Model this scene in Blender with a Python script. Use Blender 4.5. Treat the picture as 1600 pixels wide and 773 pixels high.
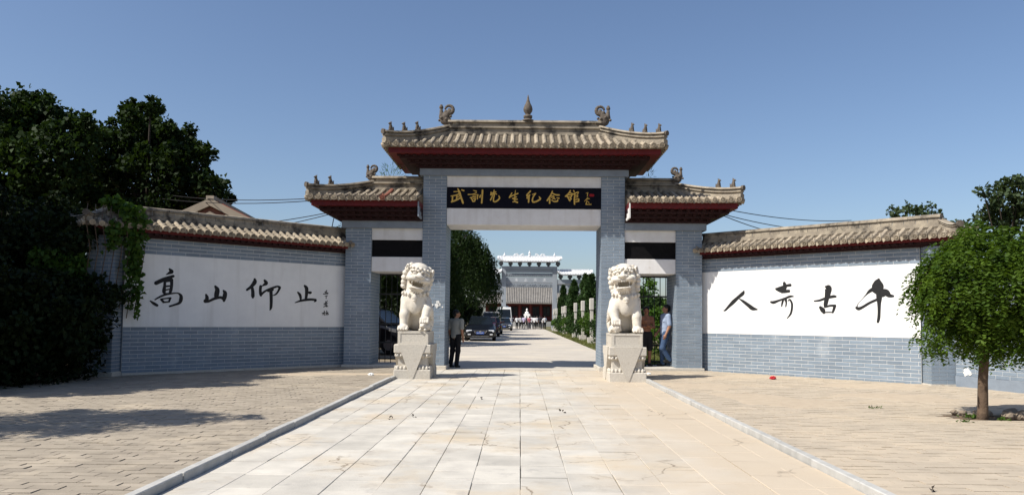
import bpy, bmesh, math, random
import numpy as np
from mathutils import Vector, Matrix
for o in list(bpy.data.objects): bpy.data.objects.remove(o)
scene = bpy.context.scene
COL = scene.collection
R = math.radians
rng = np.random.default_rng(7)
random.seed(7)

# ------------------------------------------------------------------ camera
EYE = 1.31
def cam_axes(yaw, pitch, roll):
    f = Vector((math.sin(yaw)*math.cos(pitch), math.cos(yaw)*math.cos(pitch), math.sin(pitch)))
    r = Vector((math.cos(yaw), -math.sin(yaw), 0)); u = r.cross(f)
    return f, r*math.cos(roll)+u*math.sin(roll), -r*math.sin(roll)+u*math.cos(roll)
cd = bpy.data.cameras.new('camera'); cam = bpy.data.objects.new('camera', cd); COL.objects.link(cam)
cf, cr, cu = cam_axes(R(-.59965), R(2.75), R(.57))
cam.matrix_world = Matrix(((cr.x, cu.x, -cf.x, 0), (cr.y, cu.y, -cf.y, 0), (cr.z, cu.z, -cf.z, EYE), (0, 0, 0, 1)))
cd.sensor_width = 36; cd.lens = 36*1200/1600; cd.shift_y = 53.74/1600
cd.clip_start = .1; cd.clip_end = 6000
scene.camera = cam

# ------------------------------------------------------------------ sky, sun, exposure
SUN_EL, SUN_A = R(47.5), R(28.5)          # sun from the left, a little on the camera's side
world = bpy.data.worlds.new('World'); scene.world = world; world.use_nodes = True
wn = world.node_tree
bg = wn.nodes['Background']
sky = wn.nodes.new('ShaderNodeTexSky'); sky.sky_type = 'NISHITA'; sky.sun_disc = False
sky.sun_elevation = SUN_EL
sky.sun_rotation = math.atan2(-math.cos(SUN_A), -math.sin(SUN_A))
sky.air_density = 1.0; sky.dust_density = 1.3; sky.ozone_density = 2.5; sky.altitude = 50
tint = wn.nodes.new('ShaderNodeVectorMath'); tint.operation = 'MULTIPLY'; tint.inputs[1].default_value = (1.0, 1.01, 1.07)   # one even white balance
wn.links.new(sky.outputs[0], tint.inputs[0]); wn.links.new(tint.outputs[0], bg.inputs[0]); bg.inputs[1].default_value = .092
sd = bpy.data.lights.new('sun', 'SUN'); sd.energy = 5.0; sd.angle = R(.55); sd.color = (1, .95, .86)
sun = bpy.data.objects.new('sun', sd); COL.objects.link(sun)
ldir = Vector((math.cos(SUN_A)*math.cos(SUN_EL), math.sin(SUN_A)*math.cos(SUN_EL), -math.sin(SUN_EL)))
sun.rotation_euler = ldir.to_track_quat('-Z', 'Y').to_euler(); sun.location = (-20, -8, 25)
scene.view_settings.view_transform = 'Standard'; scene.view_settings.look = 'None'
scene.view_settings.exposure = .38; scene.view_settings.gamma = 1
scene.render.engine = 'CYCLES'

# ------------------------------------------------------------------ materials
M = {}
def mat(name, c1, c2=None, scale=4., rough=.85, bump=0., bscale=60., rand=0., metallic=0., spec=.3, detail=5.,
        stain=None, transl=0., coat=0.):
    """c1/c2 mixed by world-space noise; rand: brightness spread per object; stain=(colour, scale, lo, hi)"""
    m = bpy.data.materials.new(name); m.use_nodes = True; M[name] = m
    nt = m.node_tree; n = nt.nodes; L = nt.links
    bs = n['Principled BSDF']; out = n['Material Output']
    bs.inputs['Roughness'].default_value = rough; bs.inputs['Metallic'].default_value = metallic
    bs.inputs['Specular IOR Level'].default_value = spec
    if coat: bs.inputs['Coat Weight'].default_value = coat; bs.inputs['Coat Roughness'].default_value = .05
    geo = n.new('ShaderNodeNewGeometry'); pos = geo.outputs['Position']
    rgb = n.new('ShaderNodeRGB'); rgb.outputs[0].default_value = (*c1, 1); col = rgb.outputs[0]
    if c2:
        nz = n.new('ShaderNodeTexNoise'); nz.inputs['Scale'].default_value = scale; nz.inputs['Detail'].default_value = detail
        nz.inputs['Roughness'].default_value = .62
        L.new(pos, nz.inputs['Vector'])
        rp = n.new('ShaderNodeMapRange'); rp.inputs[1].default_value = .32; rp.inputs[2].default_value = .68
        L.new(nz.outputs[0], rp.inputs[0])
        mx = n.new('ShaderNodeMix'); mx.data_type = 'RGBA'
        mx.inputs[6].default_value = (*c1, 1); mx.inputs[7].default_value = (*c2, 1)
        L.new(rp.outputs[0], mx.inputs[0]); col = mx.outputs[2]
    for st in (stain or []):
        sc, ss, lo, hi = st
        nz2 = n.new('ShaderNodeTexNoise'); nz2.inputs['Scale'].default_value = ss; nz2.inputs['Detail'].default_value = 7
        nz2.inputs['Roughness'].default_value = .65
        L.new(pos, nz2.inputs['Vector'])
        r2 = n.new('ShaderNodeMapRange'); r2.inputs[1].default_value = lo; r2.inputs[2].default_value = hi
        L.new(nz2.outputs[0], r2.inputs[0])
        m2 = n.new('ShaderNodeMix'); m2.data_type = 'RGBA'; m2.inputs[7].default_value = (*sc, 1)
        L.new(r2.outputs[0], m2.inputs[0]); L.new(col, m2.inputs[6]); col = m2.outputs[2]
    if rand:
        oi = n.new('ShaderNodeObjectInfo')
        r3 = n.new('ShaderNodeMapRange'); r3.inputs[3].default_value = 1-rand; r3.inputs[4].default_value = 1+rand
        L.new(oi.outputs['Random'], r3.inputs[0])
        vm = n.new('ShaderNodeVectorMath'); vm.operation = 'SCALE'
        L.new(col, vm.inputs[0]); L.new(r3.outputs[0], vm.inputs['Scale']); col = vm.outputs[0]
    L.new(col, bs.inputs['Base Color'])
    if bump:
        nb = n.new('ShaderNodeTexNoise'); nb.inputs['Scale'].default_value = bscale; nb.inputs['Detail'].default_value = 6
        L.new(pos, nb.inputs['Vector'])
        bp = n.new('ShaderNodeBump'); bp.inputs['Strength'].default_value = bump; bp.inputs['Distance'].default_value = .02
        L.new(nb.outputs[0], bp.inputs['Height']); L.new(bp.outputs[0], bs.inputs['Normal'])
    if transl:
        tr = n.new('ShaderNodeBsdfTranslucent'); ms = n.new('ShaderNodeMixShader'); ms.inputs[0].default_value = transl
        vm2 = n.new('ShaderNodeVectorMath'); vm2.operation = 'MULTIPLY'; vm2.inputs[1].default_value = (1.5, 1.5, .6)
        L.new(col, vm2.inputs[0]); L.new(vm2.outputs[0], tr.inputs[0])
        L.new(bs.outputs[0], ms.inputs[1]); L.new(tr.outputs[0], ms.inputs[2]); L.new(ms.outputs[0], out.inputs[0])
    return m
def glass(name, c=(.008, .011, .014)):
    return mat(name, c, rough=.12, spec=.35)

mat('brick', (.165, .208, .258), (.205, .25, .30), 2.2, .6, .12, 90, .11, stain=[((.32, .36, .40), 1.1, .60, .78)])
mat('mortar', (.55, .56, .56), (.44, .45, .45), 9, .9)
mat('plaster_white', (.78, .775, .755), (.72, .715, .70), 3, .8, .08, 35, stain=[((.58, .55, .50), .9, .64, .80)])
mat('beam_white', (.72, .71, .70), (.64, .62, .60), 4, .75, .06, 40, stain=[((.45, .38, .32), 2.2, .66, .82)])
mat('band_grey', (.22, .26, .31), (.18, .21, .25), 5, .7, .1, 50)
mat('sign_black', (.003, .003, .008), (.005, .005, .01), 8, .6, spec=.08)
mat('panel_black', (.004, .004, .004), (.008, .007, .008), 12, .6, spec=.08)
mat('gold', (.62, .40, .085), (.52, .33, .07), 20, .55, metallic=.0, spec=.3)
mat('seal_red', (.25, .01, .015))
mat('ink', (.008, .008, .009), (.016, .016, .017), 18, .7)
mat('red_paint', (.13, .008, .010), (.085, .006, .008), 7, .55, .1, 60)
mat('dark_red', (.028, .004, .005), (.016, .004, .004), 9, .7, .1, 60)
mat('roof_tile', (.37, .31, .228), (.20, .168, .128), 7, .9, .35, 70, .26, stain=[((.10, .085, .07), 3.1, .58, .72), ((.43, .38, .29), 2.3, .60, .75)])
mat('tile_red', (.28, .09, .06), (.22, .10, .07), 9, .85, .3, 70)
mat('ridge_tile', (.36, .31, .235), (.20, .17, .135), 5, .9, .35, 60, .1, stain=[((.05, .044, .038), 2.2, .50, .62), ((.46, .40, .30), 1.9, .60, .76)])
mat('ornament', (.15, .125, .10), (.075, .062, .052), 18, .9, .4, 80)
mat('lion_stone', (.67, .62, .54), (.56, .515, .44), 9, .85, .35, 75, stain=[((.33, .245, .165), 4.5, .60, .76), ((.68, .63, .53), 6, .58, .74)])
mat('pedestal_stone', (.57, .53, .46), (.45, .415, .36), 30, .85, .3, 110, .05, stain=[((.30, .235, .165), 3.2, .60, .78)])
mat('slab', (.56, .525, .46), (.42, .395, .35), 2.2, .8, .15, 60, .09, detail=9, stain=[((.51, .43, .32), .8, .50, .66), ((.36, .34, .31), 3.2, .56, .72), ((.27, .225, .17), 6.5, .66, .75)])
def sand_wash(m, colour, x0, x1, spread):
    # sand washed over the right part of the paving: its own ragged outline in world space
    nt = m.node_tree; n = nt.nodes; L = nt.links; bs = n['Principled BSDF']; old = bs.inputs['Base Color'].links[0].from_socket
    g = n.new('ShaderNodeNewGeometry'); sx = n.new('ShaderNodeSeparateXYZ'); L.new(g.outputs['Position'], sx.inputs[0])
    nz = n.new('ShaderNodeTexNoise'); nz.inputs['Scale'].default_value = .9; nz.inputs['Detail'].default_value = 8; nz.inputs['Roughness'].default_value = .68; L.new(g.outputs['Position'], nz.inputs['Vector'])
    ma = n.new('ShaderNodeMath'); ma.operation = 'MULTIPLY_ADD'; L.new(nz.outputs[0], ma.inputs[0]); ma.inputs[1].default_value = spread; L.new(sx.outputs[0], ma.inputs[2])
    mr = n.new('ShaderNodeMapRange'); mr.interpolation_type = 'SMOOTHSTEP'; mr.inputs[1].default_value = x0+spread/2; mr.inputs[2].default_value = x1+spread/2; mr.inputs[4].default_value = .85; L.new(ma.outputs[0], mr.inputs[0])
    mx = n.new('ShaderNodeMix'); mx.data_type = 'RGBA'; mx.inputs[7].default_value = (*colour, 1); L.new(old, mx.inputs[6]); L.new(mr.outputs[0], mx.inputs[0]); L.new(mx.outputs[2], bs.inputs['Base Color'])
def cracks(m, colour):
    # dirt-filled hairline cracks, present only in patches
    nt = m.node_tree; n = nt.nodes; L = nt.links; bs = n['Principled BSDF']; old = bs.inputs['Base Color'].links[0].from_socket
    g = n.new('ShaderNodeNewGeometry'); nz = n.new('ShaderNodeTexNoise'); nz.inputs['Scale'].default_value = 2.5; nz.inputs['Detail'].default_value = 6; L.new(g.outputs['Position'], nz.inputs['Vector'])
    mv = n.new('ShaderNodeVectorMath'); mv.operation = 'MULTIPLY_ADD'; L.new(nz.outputs['Color'], mv.inputs[0]); mv.inputs[1].default_value = (.55, .55, 0); L.new(g.outputs['Position'], mv.inputs[2])
    vo = n.new('ShaderNodeTexVoronoi'); vo.feature = 'DISTANCE_TO_EDGE'; vo.inputs['Scale'].default_value = 1.15; L.new(mv.outputs[0], vo.inputs['Vector'])
    a = n.new('ShaderNodeMapRange'); a.inputs[1].default_value = .004; a.inputs[2].default_value = .014; a.inputs[3].default_value = 1; a.inputs[4].default_value = 0; L.new(vo.outputs['Distance'], a.inputs[0])
    n2 = n.new('ShaderNodeTexNoise'); n2.inputs['Scale'].default_value = .8; n2.inputs['Detail'].default_value = 4; L.new(g.outputs['Position'], n2.inputs['Vector'])
    b = n.new('ShaderNodeMapRange'); b.inputs[1].default_value = .50; b.inputs[2].default_value = .58; L.new(n2.outputs[0], b.inputs[0])
    mu = n.new('ShaderNodeMath'); mu.operation = 'MULTIPLY'; L.new(a.outputs[0], mu.inputs[0]); L.new(b.outputs[0], mu.inputs[1])
    mx = n.new('ShaderNodeMix'); mx.data_type = 'RGBA'; mx.inputs[7].default_value = (*colour, 1); L.new(old, mx.inputs[6]); L.new(mu.outputs[0], mx.inputs[0]); L.new(mx.outputs[2], bs.inputs['Base Color'])
sand_wash(M['slab'], (.49, .405, .30), .3, 2.0, 2.6); cracks(M['slab'], (.25, .205, .155))
mat('pan_tile', (.19, .155, .115), (.12, .10, .075), 6, .95, .3, 60)
mat('slab_base', (.33, .28, .215), (.17, .135, .10), 5, .95)
mat('paver', (.355, .305, .24), (.275, .235, .185), 2.3, .9, .25, 90, .10, stain=[((.40, .34, .26), .8, .52, .64), ((.21, .175, .14), 3.5, .62, .76)])
mat('paver_sandy', (.46, .39, .30), (.39, .33, .255), 1.8, .9, .25, 90, .05, stain=[((.48, .40, .30), .6, .48, .62), ((.35, .275, .20), 3.0, .64, .78)])
mat('paver_base', (.13, .10, .075), (.09, .07, .05), 12, .95)
mat('sand', (.47, .39, .29), (.41, .335, .25), 6, .95, .4, 70, stain=[((.24, .17, .11), 5, .62, .74)])
mat('kerb', (.46, .45, .425), (.35, .345, .325), 6, .8, .2, 80, .06)
mat('concrete_road', (.50, .455, .39), (.42, .38, .325), .8, .9, .1, 60, stain=[((.55, .49, .40), .35, .5, .65), ((.34, .29, .235), 1.3, .6, .74)])
mat('soil', (.16, .11, .07), (.10, .07, .045), 7, .95, .6, 30)
mat('dirt_ground', (.27, .215, .15), (.19, .155, .10), .6, .95, .3, 25)
mat('grass_ground', (.11, .115, .045), (.15, .125, .06), .9, .95, .5, 30)
mat('grass_blade', (.10, .135, .035), (.15, .145, .05), 1.1, .8, transl=.3)
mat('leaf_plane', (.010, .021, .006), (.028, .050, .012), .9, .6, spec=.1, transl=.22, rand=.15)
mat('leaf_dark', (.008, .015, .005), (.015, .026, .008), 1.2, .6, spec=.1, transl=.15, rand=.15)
mat('leaf_pagoda', (.095, .155, .020), (.030, .064, .011), 4.5, .5, spec=.1, transl=.36)
mat('leaf_willow', (.024, .044, .010), (.012, .024, .006), .8, .6, spec=.1, transl=.25)
mat('leaf_vine', (.035, .078, .014), (.065, .12, .022), 3, .5, spec=.1, transl=.3)
mat('leaf_cypress', (.020, .045, .014), (.042, .075, .022), 1.3, .7, spec=.1, transl=.12)
mat('leaf_poplar', (.035, .055, .026), (.055, .078, .036), 1.2, .6, spec=.1, transl=.2)
mat('leaf_shrub', (.045, .10, .016), (.075, .13, .024), 1.5, .6, spec=.1, transl=.3)
mat('bark', (.13, .088, .058), (.075, .05, .034), 9, .95, .7, 40)
mat('bark_dark', (.045, .034, .025), (.03, .023, .018), 9, .95, .6, 30)
mat('iron', (.022, .022, .024), rough=.5, spec=.4)
mat('wire', (.015, .015, .016), rough=.6)
mat('skin', (.36, .185, .115), (.31, .155, .095), 14, .55)
mat('skin_dark', (.24, .105, .06), (.20, .088, .05), 14, .5)
mat('hair', (.008, .007, .007), rough=.5)
mat('shirt_grey', (.30, .30, .275), (.26, .26, .24), 9, .9)
mat('shirt_blue', (.29, .35, .47), (.25, .31, .42), 9, .9)
mat('shirt_white', (.70, .70, .71), (.62, .62, .63), 9, .9)
mat('shirt_lilac', (.42, .38, .52), rough=.9)
mat('shirt_pink', (.55, .17, .20), rough=.9)
mat('shirt_dark', (.03, .03, .04), rough=.9)
mat('trousers', (.010, .010, .012), rough=.9)
mat('trousers_grey', (.10, .10, .11), rough=.9)
mat('jeans', (.035, .065, .13), (.05, .085, .16), 14, .9)
mat('shoe', (.012, .011, .011), rough=.5)
mat('car_black', (.004, .005, .008), rough=.35, spec=.3, coat=.3)
mat('car_wine', (.035, .007, .008), rough=.22, spec=.5, coat=.8)
mat('car_maroon', (.028, .012, .013), rough=.22, spec=.5, coat=.8)
mat('car_silver', (.26, .26, .26), rough=.3, spec=.5, coat=.6)
mat('car_navy', (.010, .013, .02), rough=.22, spec=.5, coat=.8)
mat('bus_white', (.62, .62, .60), rough=.35, spec=.5, coat=.4)
mat('tyre', (.010, .010, .010), rough=.85)
mat('rim', (.32, .32, .33), rough=.35, metallic=.8)
mat('chrome', (.62, .62, .63), rough=.18, metallic=1)
mat('lamp_clear', (.62, .64, .66), rough=.12, spec=.6, coat=.6)
mat('lamp_red', (.26, .012, .012), rough=.2, coat=.6)
mat('plate_blue', (.02, .075, .33), rough=.4)
mat('plate_mark', (.75, .76, .78), rough=.5)
def streaks(m, colour, lo, hi):
    # rain streaks running down a plastered face
    nt = m.node_tree; n = nt.nodes; L = nt.links; bs = n['Principled BSDF']; old = bs.inputs['Base Color'].links[0].from_socket
    g = n.new('ShaderNodeNewGeometry'); mp = n.new('ShaderNodeMapping'); mp.inputs['Scale'].default_value = (5, 5, .35); L.new(g.outputs['Position'], mp.inputs['Vector'])
    nz = n.new('ShaderNodeTexNoise'); nz.inputs['Scale'].default_value = 1; nz.inputs['Detail'].default_value = 6; L.new(mp.outputs[0], nz.inputs['Vector'])
    mr = n.new('ShaderNodeMapRange'); mr.inputs[1].default_value = lo; mr.inputs[2].default_value = hi; mr.inputs[4].default_value = .35; L.new(nz.outputs[0], mr.inputs[0])
    mx = n.new('ShaderNodeMix'); mx.data_type = 'RGBA'; mx.inputs[7].default_value = (*colour, 1); L.new(old, mx.inputs[6]); L.new(mr.outputs[0], mx.inputs[0]); L.new(mx.outputs[2], bs.inputs['Base Color'])
streaks(M['plaster_white'], (.52, .50, .47), .55, .72); streaks(M['beam_white'], (.45, .41, .37), .56, .74); streaks(M['brick'], (.30, .32, .34), .60, .80)
glass('glass_dark')
mat('arch_grey', (.31, .335, .365), (.25, .275, .305), .9, .85, .1, 20)
mat('arch_carved', (.27, .295, .325), (.19, .21, .235), 5, .9, .8, 9)
mat('arch_white', (.74, .745, .755), (.62, .63, .645), 3, .6)
mat('bracket_dark', (.075, .085, .10), rough=.8)
mat('hall_tile', (.26, .245, .225), (.17, .16, .15), 1.6, .9)
mat('hall_red', (.105, .016, .014), (.075, .014, .013), .9, .7)
mat('hall_stone', (.33, .33, .32), (.26, .26, .25), 1.2, .9)
mat('statue_white', (.78, .77, .74), rough=.7)
mat('post_stone', (.56, .53, .475), (.45, .42, .375), 3, .9, .2, 20)
mat('gable_plaster', (.40, .33, .25), (.30, .25, .19), 1.8, .9)
mat('gable_brick', (.25, .10, .06), (.18, .075, .05), 3, .9, .3, 25)
mat('roof_red', (.22, .055, .035), (.16, .04, .028), 3, .9, .3, 10)
mat('paper', (.75, .75, .73), rough=.8)
mat('wrapper_red', (.55, .025, .04), (.42, .02, .03), 30, .5)
mat('paint_splash', (.78, .77, .74), (.70, .69, .66), 12, .85)
mat('stone_rubble', (.25, .20, .15), (.16, .13, .10), 9, .95, .4, 40, .15)
mat('hose_green', (.02, .20, .12), rough=.5)

# ------------------------------------------------------------------ object helpers
def tag(o, label=None, cat=None, group=None, kind=None):
    if label: o['label'] = label
    if cat: o['category'] = cat
    if group: o['group'] = group
    if kind: o['kind'] = kind
    return o
def link(name, me, m=None, parent=None, loc=None, rot=None, smooth=False):
    if m is not None and len(me.materials) == 0:
        me.materials.append(M[m] if isinstance(m, str) else m)
    if smooth: me.shade_smooth()
    o = bpy.data.objects.new(name, me); COL.objects.link(o)
    if parent is not None: o.parent = parent
    if loc is not None: o.location = loc
    if rot is not None: o.rotation_euler = rot
    return o
def empty(name, loc=(0, 0, 0), rz=0., parent=None):
    o = bpy.data.objects.new(name, None); COL.objects.link(o); o.location = loc; o.rotation_euler = (0, 0, rz)
    o.empty_display_size = .2
    if parent is not None: o.parent = parent
    return o
class MB:
    def __init__(s): s.v = []; s.f = []
    def add(s, v, f):
        k = len(s.v); s.v += [tuple(p) for p in v]; s.f += [tuple(i+k for i in q) for q in f]; return s
    def box(s, a, b, rot=None, piv=None):
        x0, y0, z0 = a; x1, y1, z1 = b
        v = [(x0,y0,z0),(x1,y0,z0),(x1,y1,z0),(x0,y1,z0),(x0,y0,z1),(x1,y0,z1),(x1,y1,z1),(x0,y1,z1)]
        if rot is not None:
            p = Vector(piv or ((x0+x1)/2, (y0+y1)/2, (z0+z1)/2)); v = [rot @ (Vector(q)-p)+p for q in v]
        return s.add(v, [(0,3,2,1),(4,5,6,7),(0,1,5,4),(1,2,6,5),(2,3,7,6),(3,0,4,7)])
    def frustum(s, c0, hx0, hy0, z0, c1, hx1, hy1, z1):
        v = [(c0[0]+i*hx0, c0[1]+j*hy0, z0) for i, j in ((-1,-1),(1,-1),(1,1),(-1,1))]
        v += [(c1[0]+i*hx1, c1[1]+j*hy1, z1) for i, j in ((-1,-1),(1,-1),(1,1),(-1,1))]
        return s.add(v, [(0,3,2,1),(4,5,6,7),(0,1,5,4),(1,2,6,5),(2,3,7,6),(3,0,4,7)])
    def prism(s, poly, d0, d1, axis='y'):
        """poly: 2D outline (counter-clockwise in the two remaining axes) extruded along axis"""
        def P(a, b, d): return {'y': (a, d, b), 'x': (d, a, b), 'z': (a, b, d)}[axis]
        n = len(poly); v = [P(a, b, d0) for a, b in poly]+[P(a, b, d1) for a, b in poly]
        f = [tuple(range(n)), tuple(range(2*n-1, n-1, -1))]
        f += [(i, i+n, (i+1) % n+n, (i+1) % n) for i in range(n)]
        return s.add(v, f)
    def tube(s, pts, rad, n=8, cap=True):
        pts = [Vector(p) for p in pts]; rad = rad if isinstance(rad, (list, tuple)) else [rad]*len(pts)
        up = Vector((0, 0, 1)); vs = []
        for i, p in enumerate(pts):
            t = (pts[min(i+1, len(pts)-1)]-pts[max(i-1, 0)]).normalized()
            a = t.cross(up if abs(t.z) < .95 else Vector((1, 0, 0))).normalized(); b = a.cross(t)
            vs += [p+(a*math.cos(2*math.pi*k/n)+b*math.sin(2*math.pi*k/n))*rad[i] for k in range(n)]
        f = [(i*n+k, i*n+(k+1) % n, (i+1)*n+(k+1) % n, (i+1)*n+k) for i in range(len(pts)-1) for k in range(n)]
        if cap: f += [tuple(range(n-1, -1, -1)), tuple(range((len(pts)-1)*n, len(pts)*n))]
        return s.add(vs, f)
    def lathe(s, prof, c=(0, 0, 0), n=16):
        vs = [(c[0]+r*math.cos(2*math.pi*k/n), c[1]+r*math.sin(2*math.pi*k/n), c[2]+z) for r, z in prof for k in range(n)]
        m = len(prof)
        f = [(i*n+k, i*n+(k+1) % n, (i+1)*n+(k+1) % n, (i+1)*n+k) for i in range(m-1) for k in range(n)]
        f += [tuple(range(n-1, -1, -1)), tuple(range((m-1)*n, m*n))]
        return s.add(vs, f)
    def sweep(s, pts, sec, side=None):
        """sec: outline of (across, up) swept along pts; across is horizontal"""
        pts = [Vector(p) for p in pts]; n = len(sec); vs = []
        for i, p in enumerate(pts):
            t = pts[min(i+1, len(pts)-1)]-pts[max(i-1, 0)]; t.z = 0; t.normalize()
            a = Vector((t.y, -t.x, 0))
            vs += [p+a*u+Vector((0, 0, w)) for u, w in sec]
        f = [(i*n+k, (i+1)*n+k, (i+1)*n+(k+1) % n, i*n+(k+1) % n) for i in range(len(pts)-1) for k in range(n)]
        f += [tuple(range(n)), tuple(range(len(pts)*n-1, (len(pts)-1)*n-1, -1))]
        return s.add(vs, f)
    def mesh(s, name='mesh', fix=True):
        me = bpy.data.meshes.new(name); me.from_pydata(s.v, [], s.f); me.update()
        if fix:
            bm = bmesh.new(); bm.from_mesh(me); bmesh.ops.recalc_face_normals(bm, faces=bm.faces); bm.to_mesh(me); bm.free()
        return me
    def build(s, name, m, parent=None, loc=None, rot=None, smooth=False, bevel=0.):
        me = s.mesh(name)
        if bevel:
            bm = bmesh.new(); bm.from_mesh(me)
            bmesh.ops.bevel(bm, geom=[e for e in bm.edges if len(e.link_faces) == 2 and e.calc_face_angle(0) > .5], offset=bevel, segments=1, affect='EDGES', clamp_overlap=True)
            bm.to_mesh(me); bm.free()
        return link(name, me, m, parent, loc, rot, smooth)
def copy_tree(o, parent=None):
    c = o.copy(); COL.objects.link(c); c.parent = parent
    for ch in list(o.children): copy_tree(ch, c)
    return c
def quads_mesh(name, V):
    """V: (N,4,3) float array -> one mesh of N quads"""
    V = np.ascontiguousarray(V, dtype=np.float32); n = len(V)
    me = bpy.data.meshes.new(name); me.vertices.add(n*4); me.vertices.foreach_set('co', V.reshape(-1))
    me.loops.add(n*4); me.loops.foreach_set('vertex_index', np.arange(n*4, dtype=np.int32))
    me.polygons.add(n); me.polygons.foreach_set('loop_start', np.arange(0, n*4, 4, dtype=np.int32))
    me.polygons.foreach_set('loop_total', np.full(n, 4, dtype=np.int32)); me.update(calc_edges=True)
    return me

# ------------------------------------------------------------------ signed distance sculpting
class SDF:
    def __init__(s, lo, hi, vox):
        s.lo = np.array(lo, float); s.vox = vox
        n = np.ceil((np.array(hi)-s.lo)/vox).astype(int)+1
        ax = [s.lo[i]+vox*np.arange(n[i]) for i in range(3)]
        s.P = np.stack(np.meshgrid(*ax, indexing='ij'), -1).astype(np.float32)
        s.D = np.full(n, 1e3, np.float32); s.T = None
    def frame(s, rot=None, piv=(0, 0, 0)):
        s.T = None if rot is None else (np.array(rot.to_3x3()), np.array(piv, float))
    def _pts(s, c, ext):
        c = np.array(c, float)
        if s.T is not None: c = s.T[0] @ (c-s.T[1])+s.T[1]
        i0 = np.maximum(((c-ext-s.lo)/s.vox).astype(int), 0); i1 = np.minimum(((c+ext-s.lo)/s.vox).astype(int)+2, s.D.shape)
        sl = tuple(slice(a, max(b, a)) for a, b in zip(i0, i1)); P = s.P[sl]
        if s.T is not None: P = (P-s.T[1]) @ s.T[0]+s.T[1]
        return sl, P
    def _put(s, sl, d, k, mode):
        o = s.D[sl]
        if o.size == 0: return
        if mode == 'sub': d = -d
        if k <= 0: r = np.minimum(o, d) if mode == 'add' else np.maximum(o, d)
        elif mode == 'add':
            h = np.clip(.5+.5*(o-d)/k, 0, 1); r = o*(1-h)+d*h-k*h*(1-h)
        else:
            h = np.clip(.5-.5*(o-d)/k, 0, 1); r = o*(1-h)+d*h+k*h*(1-h)
        s.D[sl] = r
    def ell(s, c, r, k=.03, mode='add', rot=None):
        r = np.array(r if hasattr(r, '__len__') else (r, r, r), float)
        sl, P = s._pts(c, r.max()+k+3*s.vox); q = P-np.array(c, np.float32)
        if rot is not None: q = q @ np.array(rot.to_3x3())
        k0 = np.linalg.norm(q/r, axis=-1); k1 = np.linalg.norm(q/(r*r), axis=-1)+1e-9
        s._put(sl, k0*(k0-1)/k1, k, mode); return s
    def cone(s, a, b, ra, rb, k=.03, mode='add'):
        a = np.array(a, float); b = np.array(b, float); c = (a+b)/2
        sl, P = s._pts(c, np.abs(b-a).max()/2+np.linalg.norm(b-a)*.3+max(ra, rb)+k+3*s.vox)
        ab = b-a; t = np.clip(((P-a) @ ab)/(ab @ ab+1e-9), 0, 1)
        d = np.linalg.norm(P-a-t[..., None]*ab, axis=-1)-(ra+(rb-ra)*t)
        s._put(sl, d, k, mode); return s
    def chain(s, pts, rad, k=.03):
        for i in range(len(pts)-1): s.cone(pts[i], pts[i+1], rad[i], rad[i+1], k)
        return s
    def torus(s, c, R0, r, k=.01, rot=None):
        sl, P = s._pts(c, R0+r+k+3*s.vox); q = P-np.array(c, np.float32)
        if rot is not None: q = q @ np.array(rot.to_3x3())
        d = np.hypot(np.hypot(q[..., 0], q[..., 1])-R0, q[..., 2])-r
        s._put(sl, d, k, 'add'); return s
    def mesh(s, name):
        D = s.D; ins = D < 0
        cn = [ins[i:D.shape[0]-1+i, j:D.shape[1]-1+j, k:D.shape[2]-1+k] for i in (0,1) for j in (0,1) for k in (0,1)]
        cnt = sum(c.astype(np.int8) for c in cn); act = (cnt > 0) & (cnt < 8)
        idx = np.argwhere(act); ids = np.full(act.shape, -1, np.int64); ids[act] = np.arange(len(idx))
        acc = np.zeros((len(idx), 3)); w = np.zeros(len(idx))
        cor = [(i, j, k) for i in (0,1) for j in (0,1) for k in (0,1)]
        for a in range(8):
            for b in range(a+1, 8):
                if sum(abs(x-y) for x, y in zip(cor[a], cor[b])) != 1: continue
                ca, cb = np.array(cor[a]), np.array(cor[b])
                da = D[tuple((idx+ca).T)]; db = D[tuple((idx+cb).T)]
                m = (da < 0) != (db < 0); t = da[m]/(da[m]-db[m])
                acc[m] += ca+(cb-ca)*t[:, None]; w[m] += 1
        V = (idx+acc/w[:, None])*s.vox+s.lo
        F = []
        for ax in range(3):
            o1, o2 = [e for e in range(3) if e != ax]
            sh = list(D.shape); sa = [slice(1, sh[i]-1) for i in range(3)]; sb = list(sa)
            sa[ax] = slice(0, sh[ax]-1); sb[ax] = slice(1, sh[ax])
            x = ins[tuple(sa)] != ins[tuple(sb)]; e = np.argwhere(x)
            if len(e) == 0: continue
            base = e.copy(); base[:, o1] += 1; base[:, o2] += 1
            flip = ins[tuple(sa)][x]
            q = []
            for d1, d2 in ((-1,-1),(0,-1),(0,0),(-1,0)):
                c = base.copy(); c[:, o1] += d1; c[:, o2] += d2; q.append(ids[tuple(c.T)])
            q = np.stack(q, 1); q = q[(q >= 0).all(1)] if False else q
            if ax == 1: flip = ~flip
            q[~flip] = q[~flip][:, ::-1]
            F.append(q)
        F = np.concatenate(F); F = F[(F >= 0).all(1)]
        me = bpy.data.meshes.new(name); me.vertices.add(len(V)); me.vertices.foreach_set('co', V.astype(np.float32).reshape(-1))
        n = len(F); me.loops.add(n*4); me.loops.foreach_set('vertex_index', F.astype(np.int32).reshape(-1))
        me.polygons.add(n); me.polygons.foreach_set('loop_start', np.arange(0, n*4, 4, dtype=np.int32))
        me.polygons.foreach_set('loop_total', np.full(n, 4, dtype=np.int32)); me.update(calc_edges=True); me.validate()
        me.shade_smooth(); return me

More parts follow.
